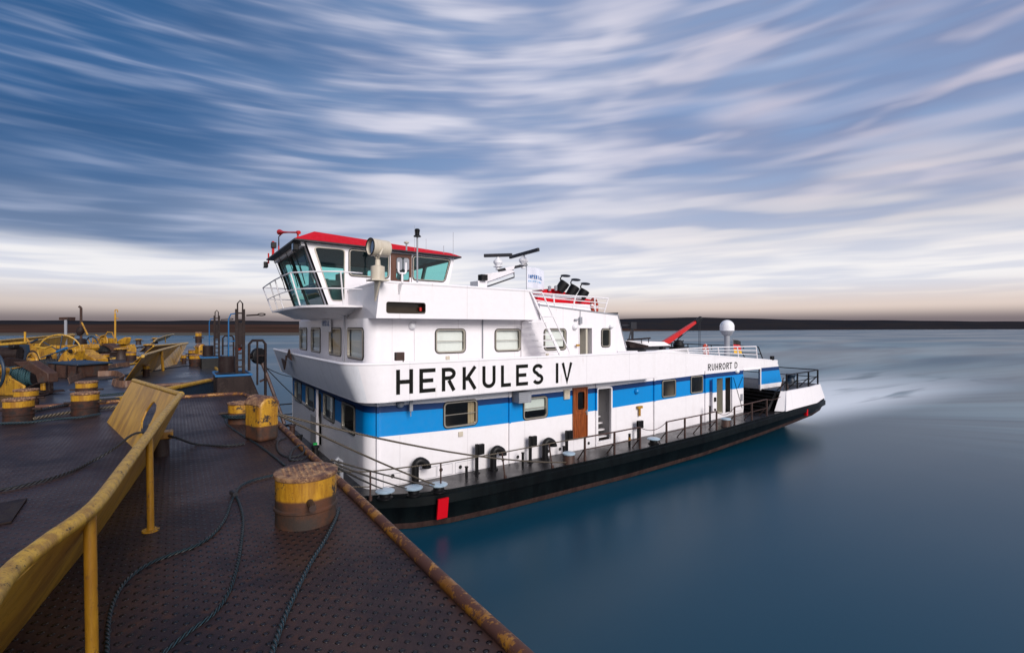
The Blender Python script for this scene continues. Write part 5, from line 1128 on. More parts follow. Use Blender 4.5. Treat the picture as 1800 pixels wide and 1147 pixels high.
# ---- push knees with lift masts
def knee(yk, main):
    y0, y1 = yk - .65, yk + .65
    mb = MB(); mb.prism([(0.85, y0, 1.0), (2.9, y0, 1.0), (1.62, y0, 4.52), (0.85, y0, 4.52)], (0, y1 - y0, 0)); kn = mb.build('push_knee', 'darkrust' if main else 'black', boat, bevel=.03)
    mb = MB(); mb.box((0.86, y0 + .02, 4.523), (1.60, y1 - .02, 4.55)); mb.build('knee_top', 'darkrust', kn)
    mb = MB(); mb.tube([(.84, y0 - .01, 4.54), (1.64, y0 - .01, 4.54), (1.64, y1 + .01, 4.54), (.84, y1 + .01, 4.54)], .03, 6, closed=True); mb.build('knee_rim', 'navytrim', kn)
    x, z1 = 1.42, 6.42
    mb = MB()
    for dx in (-.08, .08): mb.box((x + dx - .035, yk - .2, 2.6), (x + dx + .035, yk - .1, z1 - .15))
    mb.tube([(x - .06, yk - .15, z1 - .5), (x - .06, yk - .15, z1), (x, yk - .15, z1 + .08), (x + .06, yk - .15, z1), (x + .06, yk - .15, z1 - .5)], .018, 6)
    for k in range(9): mb.box((x - .05, yk - .17, 4.7 + k * .18), (x + .05, yk - .13, 4.74 + k * .18))
    mb.box((x - .05, yk - .2, 5.3), (x + .05, yk - .08, 5.9)); ms = mb.build('lift_mast', 'darkrust', boat)
    mb = MB(); mb.tube([(x - .1, yk - .15, 6.15), (x - .22, yk - .2, 6.13), (x - .27, yk - .2, 6.0), (x - .27, yk - .2, 4.9)], .018, 6); mb.tube([(x - .27, yk - .2, 5.4), (x - .1, yk - .15, 5.42)], .015, 6); mb.build('blue_handle', 'navytrim', ms)
    mb = MB(); mb.tube([(x + .15, yk - .15, 6.1), (x + .42, yk - .25, 6.12)], .02, 6); mb.torus((x + .5, yk - .28, 6.13), .09, .015, (0, .3, 1), 14, 6); mb.build('mast_arm', 'darkrust', ms)
    mb = MB(); mb.tube([(x + .22, yk - .1, 4.6), (x + .22, yk - .1, 5.32), (x + .3, yk - .1, 5.42), (x + .55, yk - .1, 5.42), (x + .62, yk - .1, 5.32), (x + .62, yk - .1, 3.4)], .035, 6); mb.tube([(x + .22, yk - .1, 5.0), (x + .62, yk - .1, 5.0)], .02, 6); mb.tube([(x + .42, yk - .1, 4.2), (x + .42, yk - .1, 5.4)], .025, 6); mb.build('guard_hoop', 'darkrust', boat)
    mb = MB(); mb.cyl((x - .32, yk - .25, 4.6), (x - .32, yk - .25, 5.02), .19); mb.build('knee_bollard', 'darkrust', boat)
knee(15.0, True); knee(24.0, False)
mb = MB(); p_ = onD(454.5, 625, 13.4); mb.lathe([(.19, -.07), (.22, -.05), (.22, .05), (.19, .07)], 20, p_, (.5, -.8, 0)); mb.build('rope_reel', 'black', boat)
mb = MB(); mb.tube([onD(451, 613, 13.6), onD(470, 661, 13.4), onD(492, 722, 13.2), onD(500, 745, 13.1)], .045, 6); mb.tube([onD(471, 664, 13.4), onD(457, 670, 13.4)], .03, 5); mb.build('bow_strut', 'railrust', boat)
mb = MB(); mb.sphere(onD(419, 611, 13.1), .09, 8); mb.build('orange_lamp', 'ring', boat)
# gear on the fore deck
mb = MB(); mb.lathe([(.45, 0), (.5, .1), (.35, .3), (.35, .7), (.5, .8), (.45, .85)], 18, (3.1, 18.3, 1.0)); mb.box((2.4, 17.5, 1.0), (3.9, 19.4, 1.35)); mb.build('anchor_winch', 'black', boat)
for (x, y, h, r_, mt) in ((3.6, 16.0, 1.0, .09, 'black'), (3.75, 20.5, .9, .10, 'railrust'), (3.7, 18.9, .8, .09, 'black')):
    mb = MB(); mb.cyl((x, y, 1.0), (x, y, 1.0 + h), r_); mb.cyl((x, y, 1.0 + h), (x, y, 1.06 + h), r_ * 1.35); mb.build('vent_pipe', mt, boat)
mb = MB(); mb.lathe([(.13, 0), (.13, .05), (.06, .1), (.06, .25), (.11, .3), (.05, .36)], 12, (3.7, 16.5, 1.0)); mb.build('red_valve', 'red', boat)
mb = MB(); mb.cyl((3.8, 16.9, 1.0), (3.8, 16.9, 1.7), .05); mb.cyl((3.8, 16.9, 1.7), (3.8, 16.9, 1.95), .07); mb.build('green_bottle', 'green', boat)
mb = MB(); mb.tube([(4.1, 14.9, 1.0), (4.1, 14.9, 1.75), (4.0, 14.9, 1.85), (3.9, 14.9, 1.75)], .06, 8); mb.build('vent_pipe', 'grey', boat)
tb = [Vector((1.8, 26.0, 1)), Vector((3.4, 25.9, 1)), Vector((5, 25.9, 1)), Vector((7, 25.9, 1))]; railing(boat, tb, [p_ + Vector((0, 0, 1)) for p_ in tb], [.5], .03, 'black', name='port_bow_railing')
# ================================================================ loose things on the boat
def lifebuoy(c, nrm, label):
    th = thing('lifebuoy', c, label, 'lifebuoy', 'lifebuoys hanging on the rails of the push boat')
    mb = MB(); mb.torus((0, 0, 0), .29, .075, nrm, 32, 12); mb.build('buoy_ring', 'ring', th, local=True)
    nv = Vector(nrm).normalized(); a = nv.orthogonal().normalized(); b_ = nv.cross(a)
    for k in range(4):
        an = math.pi / 4 + k * math.pi / 2; d_ = a * math.cos(an) + b_ * math.sin(an); tg = nv.cross(d_)
        mb = MB(); mb.tube([d_ * .29 - tg * .035, d_ * .29 + tg * .035], .079, 12); mb.build('white_band', 'white', th, local=True)
    return th
lifebuoy(onY(1044.7, 537.5, 14.85), (.45, -1, .1), 'orange red lifebuoy on the railing behind the three black exhaust pipes')
lifebuoy(onY(1240.4, 616, 14.9), (.3, -1, .1), 'orange lifebuoy behind the aft white railing, left of the satellite dome')
def flag(name, a_top, a_bot, dirv, length, mats, label, rows):
    th = thing(name, tuple(a_bot), label, 'flag')
    N = 18; K = 12; mb = MB(); P = {}
    for i in range(N + 1):
        for j in range(K + 1):
            x = i / N; y = j / K; base = a_bot.lerp(a_top, y); w = .10 * math.sin(x * 7 + y * 1.5) * x; side = Vector((-dirv.y, dirv.x, 0))
            P[i, j] = base + dirv * length * x + side * w - Vector((0, 0, .30 * x * x * length * .5))
    for i in range(N):
        for j in range(K): mb.quad(P[i, j], P[i + 1, j], P[i + 1, j + 1], P[i, j + 1], m=rows(j / K))
    mb.build('flag_cloth', mats, th)
    mb = MB(); mb.tube([a_bot - Vector((0, 0, .8)), a_top + Vector((0, 0, .15))], .018, 6); mb.build('flag_staff', 'grey', th)
    return th, P, N, K
rt = Vector((CS, -SN, 0))
ft = q3(925.5, 469, 21.0); fb_ = q3(925.5, 505, 21.0)
th, P, N, K = flag('company_flag', ft, fb_, (rt * .95 + Vector((SN, CS, 0)) * .3).normalized(), 0.85, ['cloth'], 'pale white company flag with blue lettering hanging below the radar bar', lambda y: 0)
def flagmap(x, z, d_, P=P, N=N, K=K):
    i = min(max(x, 0), .999) * N; j = min(max(z, 0), .999) * K; i0 = int(i); j0 = int(j); fi = i - i0; fj = j - j0
    p_ = (P[i0, j0] * (1 - fi) + P[i0 + 1, j0] * fi) * (1 - fj) + (P[i0, j0 + 1] * (1 - fi) + P[i0 + 1, j0 + 1] * fi) * fj
    return p_ + Vector((-SN, -CS, 0)) * (.006 + d_)
wordfit('IMPERIAL', flagmap, .1, .86, .46, .18, .035, 'bluetext', th, 'flag_lettering'); wordfit('SHIPPING', flagmap, .1, .8, .28, .09, .018, 'lightbluetext', th, 'flag_lettering')
ft = onY(1288, 597, 18.4); fb_ = onY(1290.5, 621, 18.4)
flag('national_flag', ft, fb_, (rt * .9 + Vector((SN, CS, 0)) * .3).normalized(), .75, ['flaggold', 'flagred', 'flagblack'], 'black, red and gold flag drooping from a staff beside the satellite dome', lambda y: 0 if y < .33 else (1 if y < .66 else 2))
# deck crane
a = onY(1166, 603, 18.0); b_ = onY(1229, 561, 18.0)
cr = thing('deck_crane', (a.x, 18.0, 3.68), 'red crane boom with black tip raised over the aft deck', 'crane')
mb = MB(); dv = (b_ - a); u_ = dv.normalized(); nn = Vector((-u_.z, 0, u_.x))
mb.hexa([a - nn * .22 + Vector((0, -.1, 0)), a + nn * .12 + Vector((0, -.1, 0)), a + nn * .12 + Vector((0, .1, 0)), a - nn * .22 + Vector((0, .1, 0)), b_ - nn * .08 + Vector((0, -.07, 0)), b_ + nn * .06 + Vector((0, -.07, 0)), b_ + nn * .06 + Vector((0, .07, 0)), b_ - nn * .08 + Vector((0, .07, 0))]); mb.build('boom', 'cranered', cr, bevel=.01)
mb = MB(); t1 = b_ - u_ * .45; mb.tube([t1, b_ + u_ * .1], .13, 8); mb.sphere(b_ + u_ * .1, .15, 8); mb.tube([t1 - nn * .15, a.lerp(b_, .25) - nn * .35], .012, 5); mb.tube([a.lerp(b_, .38) - nn * .25, a.lerp(b_, .48) - nn * .22], .05, 6); mb.build('boom_tip', 'black', cr)
mb = MB(); mb.tube([b_ + Vector((.1, 0, 0)), (b_.x + .1, 18, 4.2)], .014, 5); mb.tube([b_ - Vector((.03, 0, .1)), (b_.x - .03, 18, 4.2)], .014, 5); mb.build('hoist_wire', 'dark', cr)
mb = MB(); mb.cyl((a.x - .1, 18, 3.68), (a.x - .1, 18, a.z), .2); mb.box((a.x - .35, 17.75, a.z - .25), (a.x + .3, 18.25, a.z - .02)); mb.build('crane_column', 'dark', cr)
# mushroom bollards along the boat's side
def mush(x, y, z, label, tilt=0, tall=False, g='pale blue topped bollards on the side deck of the push boat'):
    th = thing('mushroom_bollard', (x, y, z), label, 'bollard', g)
    mb = MB(); h = .30 if tall else .17
    mb.lathe([(.22, 0), (.22, .03), (.16, .06), (.155, h), (.2, h + .02)] if not tall else [(.22, 0), (.2, .04), (.2, h), (.19, h + .02)], 20); mb.build('bollard_base', 'rust' if tall else 'black', th, local=True)
    mb = MB(); mb.lathe([(.20, h), (.26, h + .02), (.265, h + .045), (.2, h + .075), (1e-3, h + .09)] if not tall else [(.2, h), (.225, h + .02), (.225, h + .06), (.19, h + .08), (1e-3, h + .09)], 24); mb.build('bollard_top', 'mushroom', th, local=True)
    return th
for (u, T, lab, tall) in ((677, 13.15, 'low pale blue topped bollard nearest the bow corner of the push boat', False), (727, 12.95, 'low pale blue topped bollard, middle one of the three by the bow corner', False), (771, 12.80, 'low pale blue topped bollard just above the large red draught mark', False), (1000, 12.85, 'short rusty bollard with pale blue cap in front of the wooden door', True), (1149, 12.9, 'low pale blue topped bollard beside the gap in the rusty deck railing', False), (1276, 12.85, 'short bollard with pale blue cap by the open aft service doors', True)):
    X = onY(u, 0, T).x; mush(X, T, hy(X)[1], lab, tall=tall)
# ================================================================ BARGES
AZ = 4.13; BZ = 4.08
XS = 1.42
barA = thing('barge', (-10, 4, 0), 'nearest barge with brown studded steel deck and rusty yellow edge pipe', 'barge', 'unladen barges lashed side by side')
mb = MB(); mb.quad((-60, -14, AZ), (XS, -14, AZ), (XS, 13.25, AZ), (-60, 13.25, AZ)); mb.quad((-60, 13.25, AZ), (XS, 13.25, AZ), (XS - .12, 13.53, AZ), (XS - .4, 13.65, AZ), (-60, 13.65, AZ)); mb.build('deck_plating', 'studs', barA)
mb = MB(); mb.quad((XS, -14, AZ), (XS, 13.3, AZ), (XS - .1, 13.3, 2.4), (XS - .1, -14, 2.4)); mb.quad((XS - .1, -14, 2.4), (XS - .1, 13.3, 2.4), (-6, 13.3, -.5), (-6, -14, -.5)); mb.quad((-60, 13.65, AZ), (XS - .4, 13.65, AZ), (XS - .5, 13.65, 2.4), (-60, 13.65, 2.4)); mb.quad((-60, 13.65, 2.4), (XS - .5, 13.65, 2.4), (-6, 13.65, -.5), (-60, 13.65, -.5)); mb.quad((XS, 13.3, AZ), (XS - .4, 13.65, AZ), (XS - .5, 13.65, 2.4), (XS - .1, 13.3, 2.4)); mb.build('barge_hull', 'bargehull', barA)
ep = [(XS, -14, AZ + .02), (XS, -2, AZ + .02)] + [(XS + .006 * math.sin(y * 1.7), y, AZ + .02) for y in [k * .5 for k in range(0, 27)]] + [(XS - .06, 13.45, AZ + .02), (XS - .25, 13.62, AZ + .02), (XS - .6, 13.68, AZ + .02)] + [(-x, 13.68, AZ + .02) for x in (0.0, 2, 4, 8, 14, 30, 60)]
mb = MB(); mb.tube(ep, .043, 14); mb.build('edge_pipe', 'edgepipe', barA)
a = onZ(0, 905, AZ); mb = MB(); mb.prism([(a.x - 1.3, a.y + .1, AZ + .004), onZ(48, 877, AZ + .004), onZ(20, 918, AZ + .004), (a.x - 1.0, a.y - .5, AZ + .004)], (0, 0, .015)); mb.build('deck_plate', 'darkrust', barA)
barB = thing('barge', (-10, 24, 0), 'middle barge with smooth bluish dark deck and chamfered corner by the push knees', 'barge', 'unladen barges lashed side by side')
pB = [(-60, 13.85), (-1.5, 13.85), (0.0, 16.5), (1.1, 18.5), (1.35, 19.4), (1.35, 33.4), (-60, 33.4)]
mb = MB(); mb.quad(*[(x, y, BZ) for x, y in pB]); mb.build('deck_plating', 'deckblue', barB)
mb = MB()
for (a, b_) in zip(pB[:-2], pB[1:-1]): mb.quad((a[0], a[1], BZ), (b_[0], b_[1], BZ), (b_[0] - .2, b_[1], .0), (a[0] - .2, a[1], .0))
mb.build('barge_hull', 'bargehull', barB)
mb = MB(); mb.tube([(x, y, BZ + .02) for x, y in pB[:-1]], .06, 8); mb.build('edge_pipe', 'yellowrail', barB)
barC = thing('barge', (-10, 44, 0), 'farthest barge, its dark deck seen behind the yellow winches', 'barge', 'unladen barges lashed side by side')
pC = [(-60, 33.7), (.2, 33.7), (1.3, 36), (1.3, 50), (-60, 50)]
mb = MB(); mb.quad(*[(x, y, BZ) for x, y in pC]); mb.build('deck_plating', 'deckblue', barC)
mb = MB()
for (a, b_) in zip(pC[:-1], pC[1:]): mb.quad((a[0], a[1], BZ), (b_[0], b_[1], BZ), (b_[0] - .2, b_[1], .0), (a[0] - .2, a[1], .0))
mb.build('barge_hull', 'bargehull', barC); mb = MB(); mb.tube([(x, y, BZ + .02) for x, y in pC[:-1]], .06, 6); mb.build('edge_pipe', 'yellowrail', barC)
# ---- breakwaters
def HR(u, v, h=.85, z=AZ): return onD(u, v, (CAMZ - z - (1.65 - h) * 0 - (1.65 - h) + (1.65 - h) - (h - 0) * 0) * 0 + h * FPX / (v - VH))
rail = [HR(*q) for q in ((-150, 1290), (0, 1026), (75, 958), (166, 889), (221, 817), (265, 759), (292, 724), (318, 693))]
wing = [HR(318, 693), HR(276, 679.5), HR(235, 668)]
bkA = thing('breakwater', (-.3, 6, AZ), 'long inclined yellow breakwater with rust speckled top pipe in the near foreground', 'breakwater', 'yellow breakwaters across the barge decks')
foot2 = [Vector((x, y, AZ)) for x, y in ((-1.15, .9), (-.95, 2.3), (-.86, 2.9), (-.74, 3.5), (-.63, 4.3), (-.52, 5.1), (-.40, 6.3), (-.285, 7.5))]
mb = MB()
for i in range(len(rail) - 1): mb.quad(foot2[i], foot2[i + 1], rail[i + 1] - Vector((0, 0, .02)), rail[i] - Vector((0, 0, .02)))
mb.build('breakwater_plate', 'yellowclean', bkA, solid=.015)
# wing plate with tear-shaped hole
q0 = foot2[-1]; q1 = Vector((-.96, 10.9, AZ)); 
WQ = [q0, q1, wing[-1], wing[0] - Vector((0, 0, .02))]     # bl, br, tr, tl
def onplane(u, v):
    n_ = (WQ[1] - WQ[0]).cross(WQ[3] - WQ[0]); d_ = onD(u, v, 1.0) - Vector((0, 0, CAMZ)); o_ = Vector((0, 0, CAMZ)); k = (WQ[0] - o_).dot(n_) / d_.dot(n_); return o_ + d_ * k
WQ[2] = onplane(235, 668); WQ[1] = onplane(188, 745)
lowmid = onplane(213, 806)
hp = [onplane(*q) for q in ((248.5, 762), (250, 740), (258, 722), (268, 708), (273, 705.5), (277.5, 712), (276, 722), (268, 740), (259, 758), (254, 768))]
mb = MB(); mb.face_holes([WQ[0], lowmid, WQ[1], WQ[2], WQ[3]], [hp]); mb.build('wing_plate', 'yellowclean', bkA, solid=.015)
mb = MB(); mb.tube(hp, .012, 6, closed=True); mb.build('hole_rim', 'yellow', bkA)
mb = MB(); mb.tube(smooth(rail, 5), .033, 12); mb.tube([rail[-1], WQ[2]], .033, 12); mb.sphere(rail[-1], .040, 8); mb.tube([WQ[2], WQ[1]], .018, 6); mb.build('top_pipe', 'yellowrail', bkA)
for q in (rail[3] + Vector((-.035, -.02, 0)), rail[5] + Vector((-.03, 0, 0)), onplane(262, 745)):
    mb = MB(); qq = q + Vector((.02, 0, 0)); mb.tube([qq, (qq.x + .01, qq.y, AZ)], .025, 12); mb.cyl((qq.x + .01, qq.y, AZ), (qq.x + .01, qq.y, AZ + .012), .06); mb.build('support_post', 'yellow', bkA)
def breakwater(z, top, foot, posts, label, wingpts=None):
    bk = thing('breakwater', (foot[0].x, foot[0].y, z), label, 'breakwater', 'yellow breakwaters across the barge decks')
    mb = MB()
    for i in range(len(top) - 1): mb.quad(foot[i], foot[i + 1], top[i + 1], top[i])
    if wingpts: mb.quad(*wingpts)
    mb.build('breakwater_plate', 'yellowclean', bk, solid=.02)
    mb = MB(); mb.tube(top, .05, 8)
    if wingpts: mb.tube([wingpts[-1], wingpts[-2]], .04, 8)
    mb.build('top_pipe', 'yellowrail', bk)
    for q in posts: mb = MB(); mb.tube([q, (q.x + .05, q.y, z)], .05, 8); mb.build('support_post', 'yellow', bk)
    return bk
hB = .88
topB = [HR(u, v, hB) for u, v in ((251, 625.6), (256, 623), (284, 614.5), (317, 605.5), (330, 603))]
ftB = [onZ(u, v, BZ) for u, v in ((219, 670), (232, 664), (270, 652), (305, 641), (311, 639.5))]
breakwater(BZ, topB, ftB, [topB[2], topB[3]], 'inclined yellow breakwater on the middle barge deck, behind the foreground one', [HR(269.5, 608, hB) + Vector((-.8, .3, -.8)), HR(330, 602.4, hB) + Vector((-.8, .3, -.8)), HR(330, 602.4, hB), HR(269.5, 608, hB)])
topC = [HR(u, v, .95) for u, v in ((271, 599), (276, 595), (290, 590.2), (306, 586.5))]
ftC = [Vector((t_.x - .9, t_.y + 1.2, BZ)) for t_ in topC]
breakwater(BZ, topC, ftC, [topC[2]], 'small far yellow breakwater near the end of the barges')
# left far breakwater: white-edged yellow plate leaning over the left winches
topD = [HR(u, v, 1.1) for u, v in ((-60, 611), (0, 605), (40, 602), (90, 596.5), (131, 587.8))]
topD = [onD(u, v, cy) for (u, v, cy) in ((-60, 613.5, 20), (0, 606, 23), (40, 602, 25), (90, 593.5, 28), (131, 588, 31))]
ftD = [Vector((t_.x - .2, t_.y + .2, t_.z - 1.05)) for t_ in topD]
breakwater(BZ, topD, ftD, [topD[2]], 'long low yellow breakwater behind the spoked winch wheels at far left')
topE = [onD(u, v, cy) for (u, v, cy) in ((-60, 603, 24), (0, 598.5, 27), (60, 593, 30), (128, 587, 34))]
ftE = [Vector((t_.x - .1, t_.y + .1, t_.z - .28)) for t_ in topE]
breakwater(BZ, topE, ftE, [topE[1]], 'upper narrow yellow board along the far left breakwater')
# ---- bollards on the barges
def make_bollard(R_, h, studs=True, pin=True, label='', loc=(0, 0, 0), rz=0, mt='bollard'):
    th = thing('bollard', loc, label, 'bollard', 'yellow topped bollards on the barge decks', rz)
    mb = MB(); mb.lathe([(R_, 0), (R_, h * .28), (R_ + .012, h * .30), (R_ + .012, h * .34), (R_, h * .36), (R_, h * .9), (R_ + .008, h * .905)], 40); mb.build('bollard_body', mt, th, local=True)
    mb = MB(); mb.lathe([(R_ + .008, h * .905), (R_ + .014, h * .93), (R_ + .012, h * .985), (R_ - .004, h), (1e-3, h)], 40)
    if studs:
        k = 0
        for i in range(-5, 6):
            for j in range(-5, 6):
                x = i * .05 + (.025 if j % 2 else 0); y = j * .043
                if x * x + y * y < (R_ - .03) ** 2: mb.lathe([(.013, 0), (.010, .006), (1e-3, .007)], 8, (x, y, h))
    mb.build('bollard_cap', 'bollardcap', th, local=True)
    if pin:
        for sg_ in (-1, 1): mb = MB(); mb.tube([(sg_ * (R_ + .16), 0, h * .52), (sg_ * (R_ - .02), 0, h * .52)], .028, 10); mb.build('cross_pin', 'bollardrust', th, local=True)
    return th
mainb = make_bollard(.243, .43, True, True, 'large rusty yellow bollard with studded cap, nearest the camera by the barge edge', (.92, 4.42, AZ), R(-95))
lst0 = (150, 727, 53, AZ, 0, 'yellow banded bollard, front one of the pair left of the big breakwater')
def cpy(src, u, vbase, w, z, label, rz=0, sc=None, hscale=1.0):
    """place a copy so that its foot stands at photo point (u, vbase)"""
    p_ = onZ(u, vbase, z); cyd = SN * p_.x + CS * p_.y; s = (w / FPX * cyd) / .54 / math.sqrt(1 + ((u - UC) / FPX) ** 2)
    c = src if src.name not in used_ and src is not mainb else copy_tree(src); used_.add(src.name); c.location = (p_.x, p_.y, z); c.rotation_euler = (0, 0, rz); c.scale = (s, s, s * hscale); c['label'] = label; return c
lowb_ = make_bollard(.26, .52, True, True, lst0[5], (0, 0, 0), 0, 'bollardlow')
lst = [(424, 742, 52, AZ, 'rusty yellow bollard with a wire round it, beside the yellow arched fairlead', 0),
       (150, 727, 53, AZ, 'yellow banded bollard, front one of the pair left of the big breakwater', R(-20)),
       (33, 740, 60, AZ, 'yellow banded bollard at the left frame edge, nearest of the left pair', R(-20)),
       (152.5, 700, 42, BZ, 'yellow banded bollard directly behind the front one of the centre pair', R(-20)),
       (46, 716, 48, BZ, 'yellow banded bollard behind the nearest left one, below the rope drum', R(-20)),
       (183, 637, 20.5, BZ, 'small far bollard just right of the chain', R(-20)),
       (230.5, 633.5, 19.5, BZ, 'small far bollard left of the middle barge breakwater', R(-20)),
       (344.5, 643, 25, BZ, 'yellow topped bollard near the chamfered corner of the middle barge', R(-20)),
       (340, 630, 19, BZ, 'bollard behind the one at the chamfered corner, next to the small fairlead', R(-20)),
       (257, 661, 13, BZ, 'slim yellow capped post bollard in front of the middle breakwater', R(-20)),
       (323.5, 638, 9, BZ, 'slim yellow capped post bollard at the right end of the middle breakwater', R(-20)),
       (349, 603, 12, BZ, 'tiny farthest bollard at the stern edge of the middle barge', 0)]
used_ = set()
for i_, (u, v, w, z, lab, rz) in enumerate(lst): cpy(mainb if i_ == 0 else lowb_, u, v, w, z, lab, rz, hscale=1.0 if w > 15 else 2.0)
# flared bollards
def flared(label, loc):
    th = thing('flared_bollard', loc, label, 'bollard', 'flared rusty bollards with yellow tops')
    mb = MB(); mb.lathe([(.27, 0), (.22, .1), (.20, .35), (.24, .5)], 24); mb.build('bollard_body', 'bollardrust', th, local=True)
    mb = MB(); mb.lathe([(.24, .5), (.33, .53), (.33, .57), (.2, .62), (1e-3, .63)], 24); mb.build('bollard_cap', 'yellow', th, local=True); 
    
    for sg_ in (-1, 1): mb = MB(); mb.tube([(sg_ * .42, 0, .38), (sg_ * .2, 0, .38)], .03, 8); mb.build('cross_pin', 'bollardrust', th, local=True)
    return th
p_ = onZ(213.5, 631, BZ); f0 = flared('flared rusty bollard with mushroom yellow top, between two straight ones', p_)
for (u, v, w, lab) in ((262, 621, 17, 'flared yellow topped bollard standing against the middle breakwater wing'), (243.5, 606, 11, 'small flared yellow topped bollard near the anchor chain end'), (273, 604, 11, 'tiny flared bollard just left of the far breakwater')):
    p_ = onZ(u, v, BZ); s = (w / FPX * (SN * p_.x + CS * p_.y)) / .62; c = copy_tree(f0); c.location = p_; c.scale = (s, s, s); c['label'] = lab
# anvil / studded fitting behind breakwater post
p_ = onZ(283, 800, AZ); mush_ = thing('deck_fitting', p_, 'small yellow capped deck fitting behind the breakwater post', 'deck fitting'); mb = MB(); mb.cyl((0, 0, 0), (0, 0, .22), .09); mb.build('fitting_stem', 'bollardrust', mush_, local=True); mb = MB(); mb.box((-.13, -.1, .22), (.13, .1, .31)); mb.build('fitting_cap', 'yellow', mush_, local=True, bevel=.015)
# ---- arched fairleads
def fairlead(loc, rz, label, s=1):
    th = thing('arched_fairlead', loc, label, 'fairlead', 'arched yellow fairleads by the barge edges', rz)
    w = .155; h = .64; N = 14
    prof = [(-w, 0), (-w, h - w)] + [(-w * math.cos(math.pi * i / N), h - w + w * math.sin(math.pi * i / N)) for i in range(1, N)] + [(w, h - w), (w, 0)]
    mb = MB(); mb.prism([(x, -.20, z) for x, z in prof], (0, .40, 0)); mb.build('arch_body', 'bollard', th, local=True, bevel=.055, seg=4)
    mb = MB(); pa = [(x * 1.05, z + .012) for x, z in prof if z > h - w + .02]; mb.prism([(x, -.19, z) for x, z in pa] + [(x * .9, -.19, z - .03) for x, z in reversed(pa)], (0, .38, 0)); mb.build('worn_crown', 'bollardcap', th, local=True)
    th.scale = (s, s, s); return th
fl1 = fairlead((1.04, 7.95, AZ), R(22), 'yellow arched fairlead beside the wire wrapped bollard at the barge edge')
c = copy_tree(fl1); c.location = onZ(352, 632, BZ); c.rotation_euler = (0, 0, R(20)); c.scale = (1.1, 1.1, 1.3); c['label'] = 'small far arched fairlead near the middle barge corner'
# ---- ropes on the near deck
def rope(name, pts, r, mat_, label, cat='rope', group=None, n=10, sm=6):
    P_ = smooth(pts, sm); mb = MB(); mb.tube(P_, r, n); o = mb.build(name, mat_); tag(o, label, cat, group); return o
def dk(pts, z=AZ, r=.02): return [onZ(u, v, z + r) for u, v in pts]
rope('wire_rope', dk([(596, 893), (588, 915), (570, 950), (545, 990), (520, 1040), (498, 1090), (478, 1147), (455, 1230)], r=.015), .015, 'rope', 'thick twisted wire rope running from the big bollard straight towards the camera', 'rope', sm=10)
rope('wire_rope', dk([(490, 833), (465, 838), (440, 845), (422, 854), (414, 866)]), .012, 'rope', 'wire rope from the big bollard to the splice on deck', 'rope')
rope('wire_rope', dk([(413, 868), (421, 885), (427, 910), (425, 945), (418, 990), (402, 1040), (375, 1078), (338, 1105), (295, 1140), (240, 1190)], r=.011), .011, 'rope', 'right leg of the forked wire rope, curving down to the bottom edge', 'rope')
rope('wire_rope', dk([(412, 868), (405, 885), (395, 912), (375, 938), (345, 958), (300, 974), (262, 990), (228, 1014), (205, 1045), (192, 1085), (188, 1147), (186, 1200)], r=.011), .011, 'rope', 'left leg of the forked wire rope, curving towards the breakwater shadow', 'rope')
a = onZ(413, 866, AZ + .03); mb = MB(); mb.tube([a + Vector((-.02, .05, 0)), a + Vector((.0, -.06, 0))], .026, 10); tag(mb.build('rope_clamp', 'dark'), 'grey metal ferrule joining the forked wire rope', 'clamp')
rope('wire_rope', dk([(396, 733), (399, 744), (412, 755), (432, 768), (455, 782), (478, 799), (500, 817)], r=.012), .012, 'rope', 'wire rope from the wrapped bollard to behind the big bollard', 'rope')
cc = Vector((onZ(424, 742, AZ).x, onZ(424, 742, AZ).y, AZ + .16)); mb = MB(); mb.torus(cc, .285, .016, (0, 0, 1), 30, 8); mb.torus(cc + Vector((0, 0, -.034)), .285, .016, (.03, 0, 1), 30, 8); tag(mb.build('wire_rope', 'rope'), 'two turns of wire round the bollard beside the arched fairlead', 'rope')
rope('black_rope', [onZ(503, 744 + 25, AZ + .01), onZ(488, 776, AZ + .01), onZ(488, 790, AZ + .01), onZ(500, 801, AZ + .01), onZ(518, 802, AZ + .01), onZ(535, 793, AZ + .04), onZ(530, 782, AZ + .05), onZ(516, 788, AZ + .03), onZ(510, 800, AZ + .02), onZ(511, 808, AZ + .01), onZ(530, 806, AZ + .01), onZ(548, 797, AZ + .02)], .014, 'ropeblack', 'small black curled rope lying by the edge behind the big bollard', 'rope')
hm = onplane(246, 763)
rope('black_rope', [onZ(-80, 866, AZ + .02), onZ(0, 860, AZ + .02), onZ(60, 848, AZ + .02), onZ(115, 832, AZ + .02), onZ(160, 811, AZ + .03), onZ(200, 788, AZ + .12), hm + Vector((-.05, 0, .02)), onplane(262, 764) + Vector((.1, 0, 0)), onZ(310, 769, AZ + .25) , onZ(345, 780, AZ + .02), onZ(395, 783, AZ + .02), onZ(430, 779, AZ + .02)], .016, 'ropeblack', 'black rope crossing the deck from the left edge through the breakwater opening', 'rope')
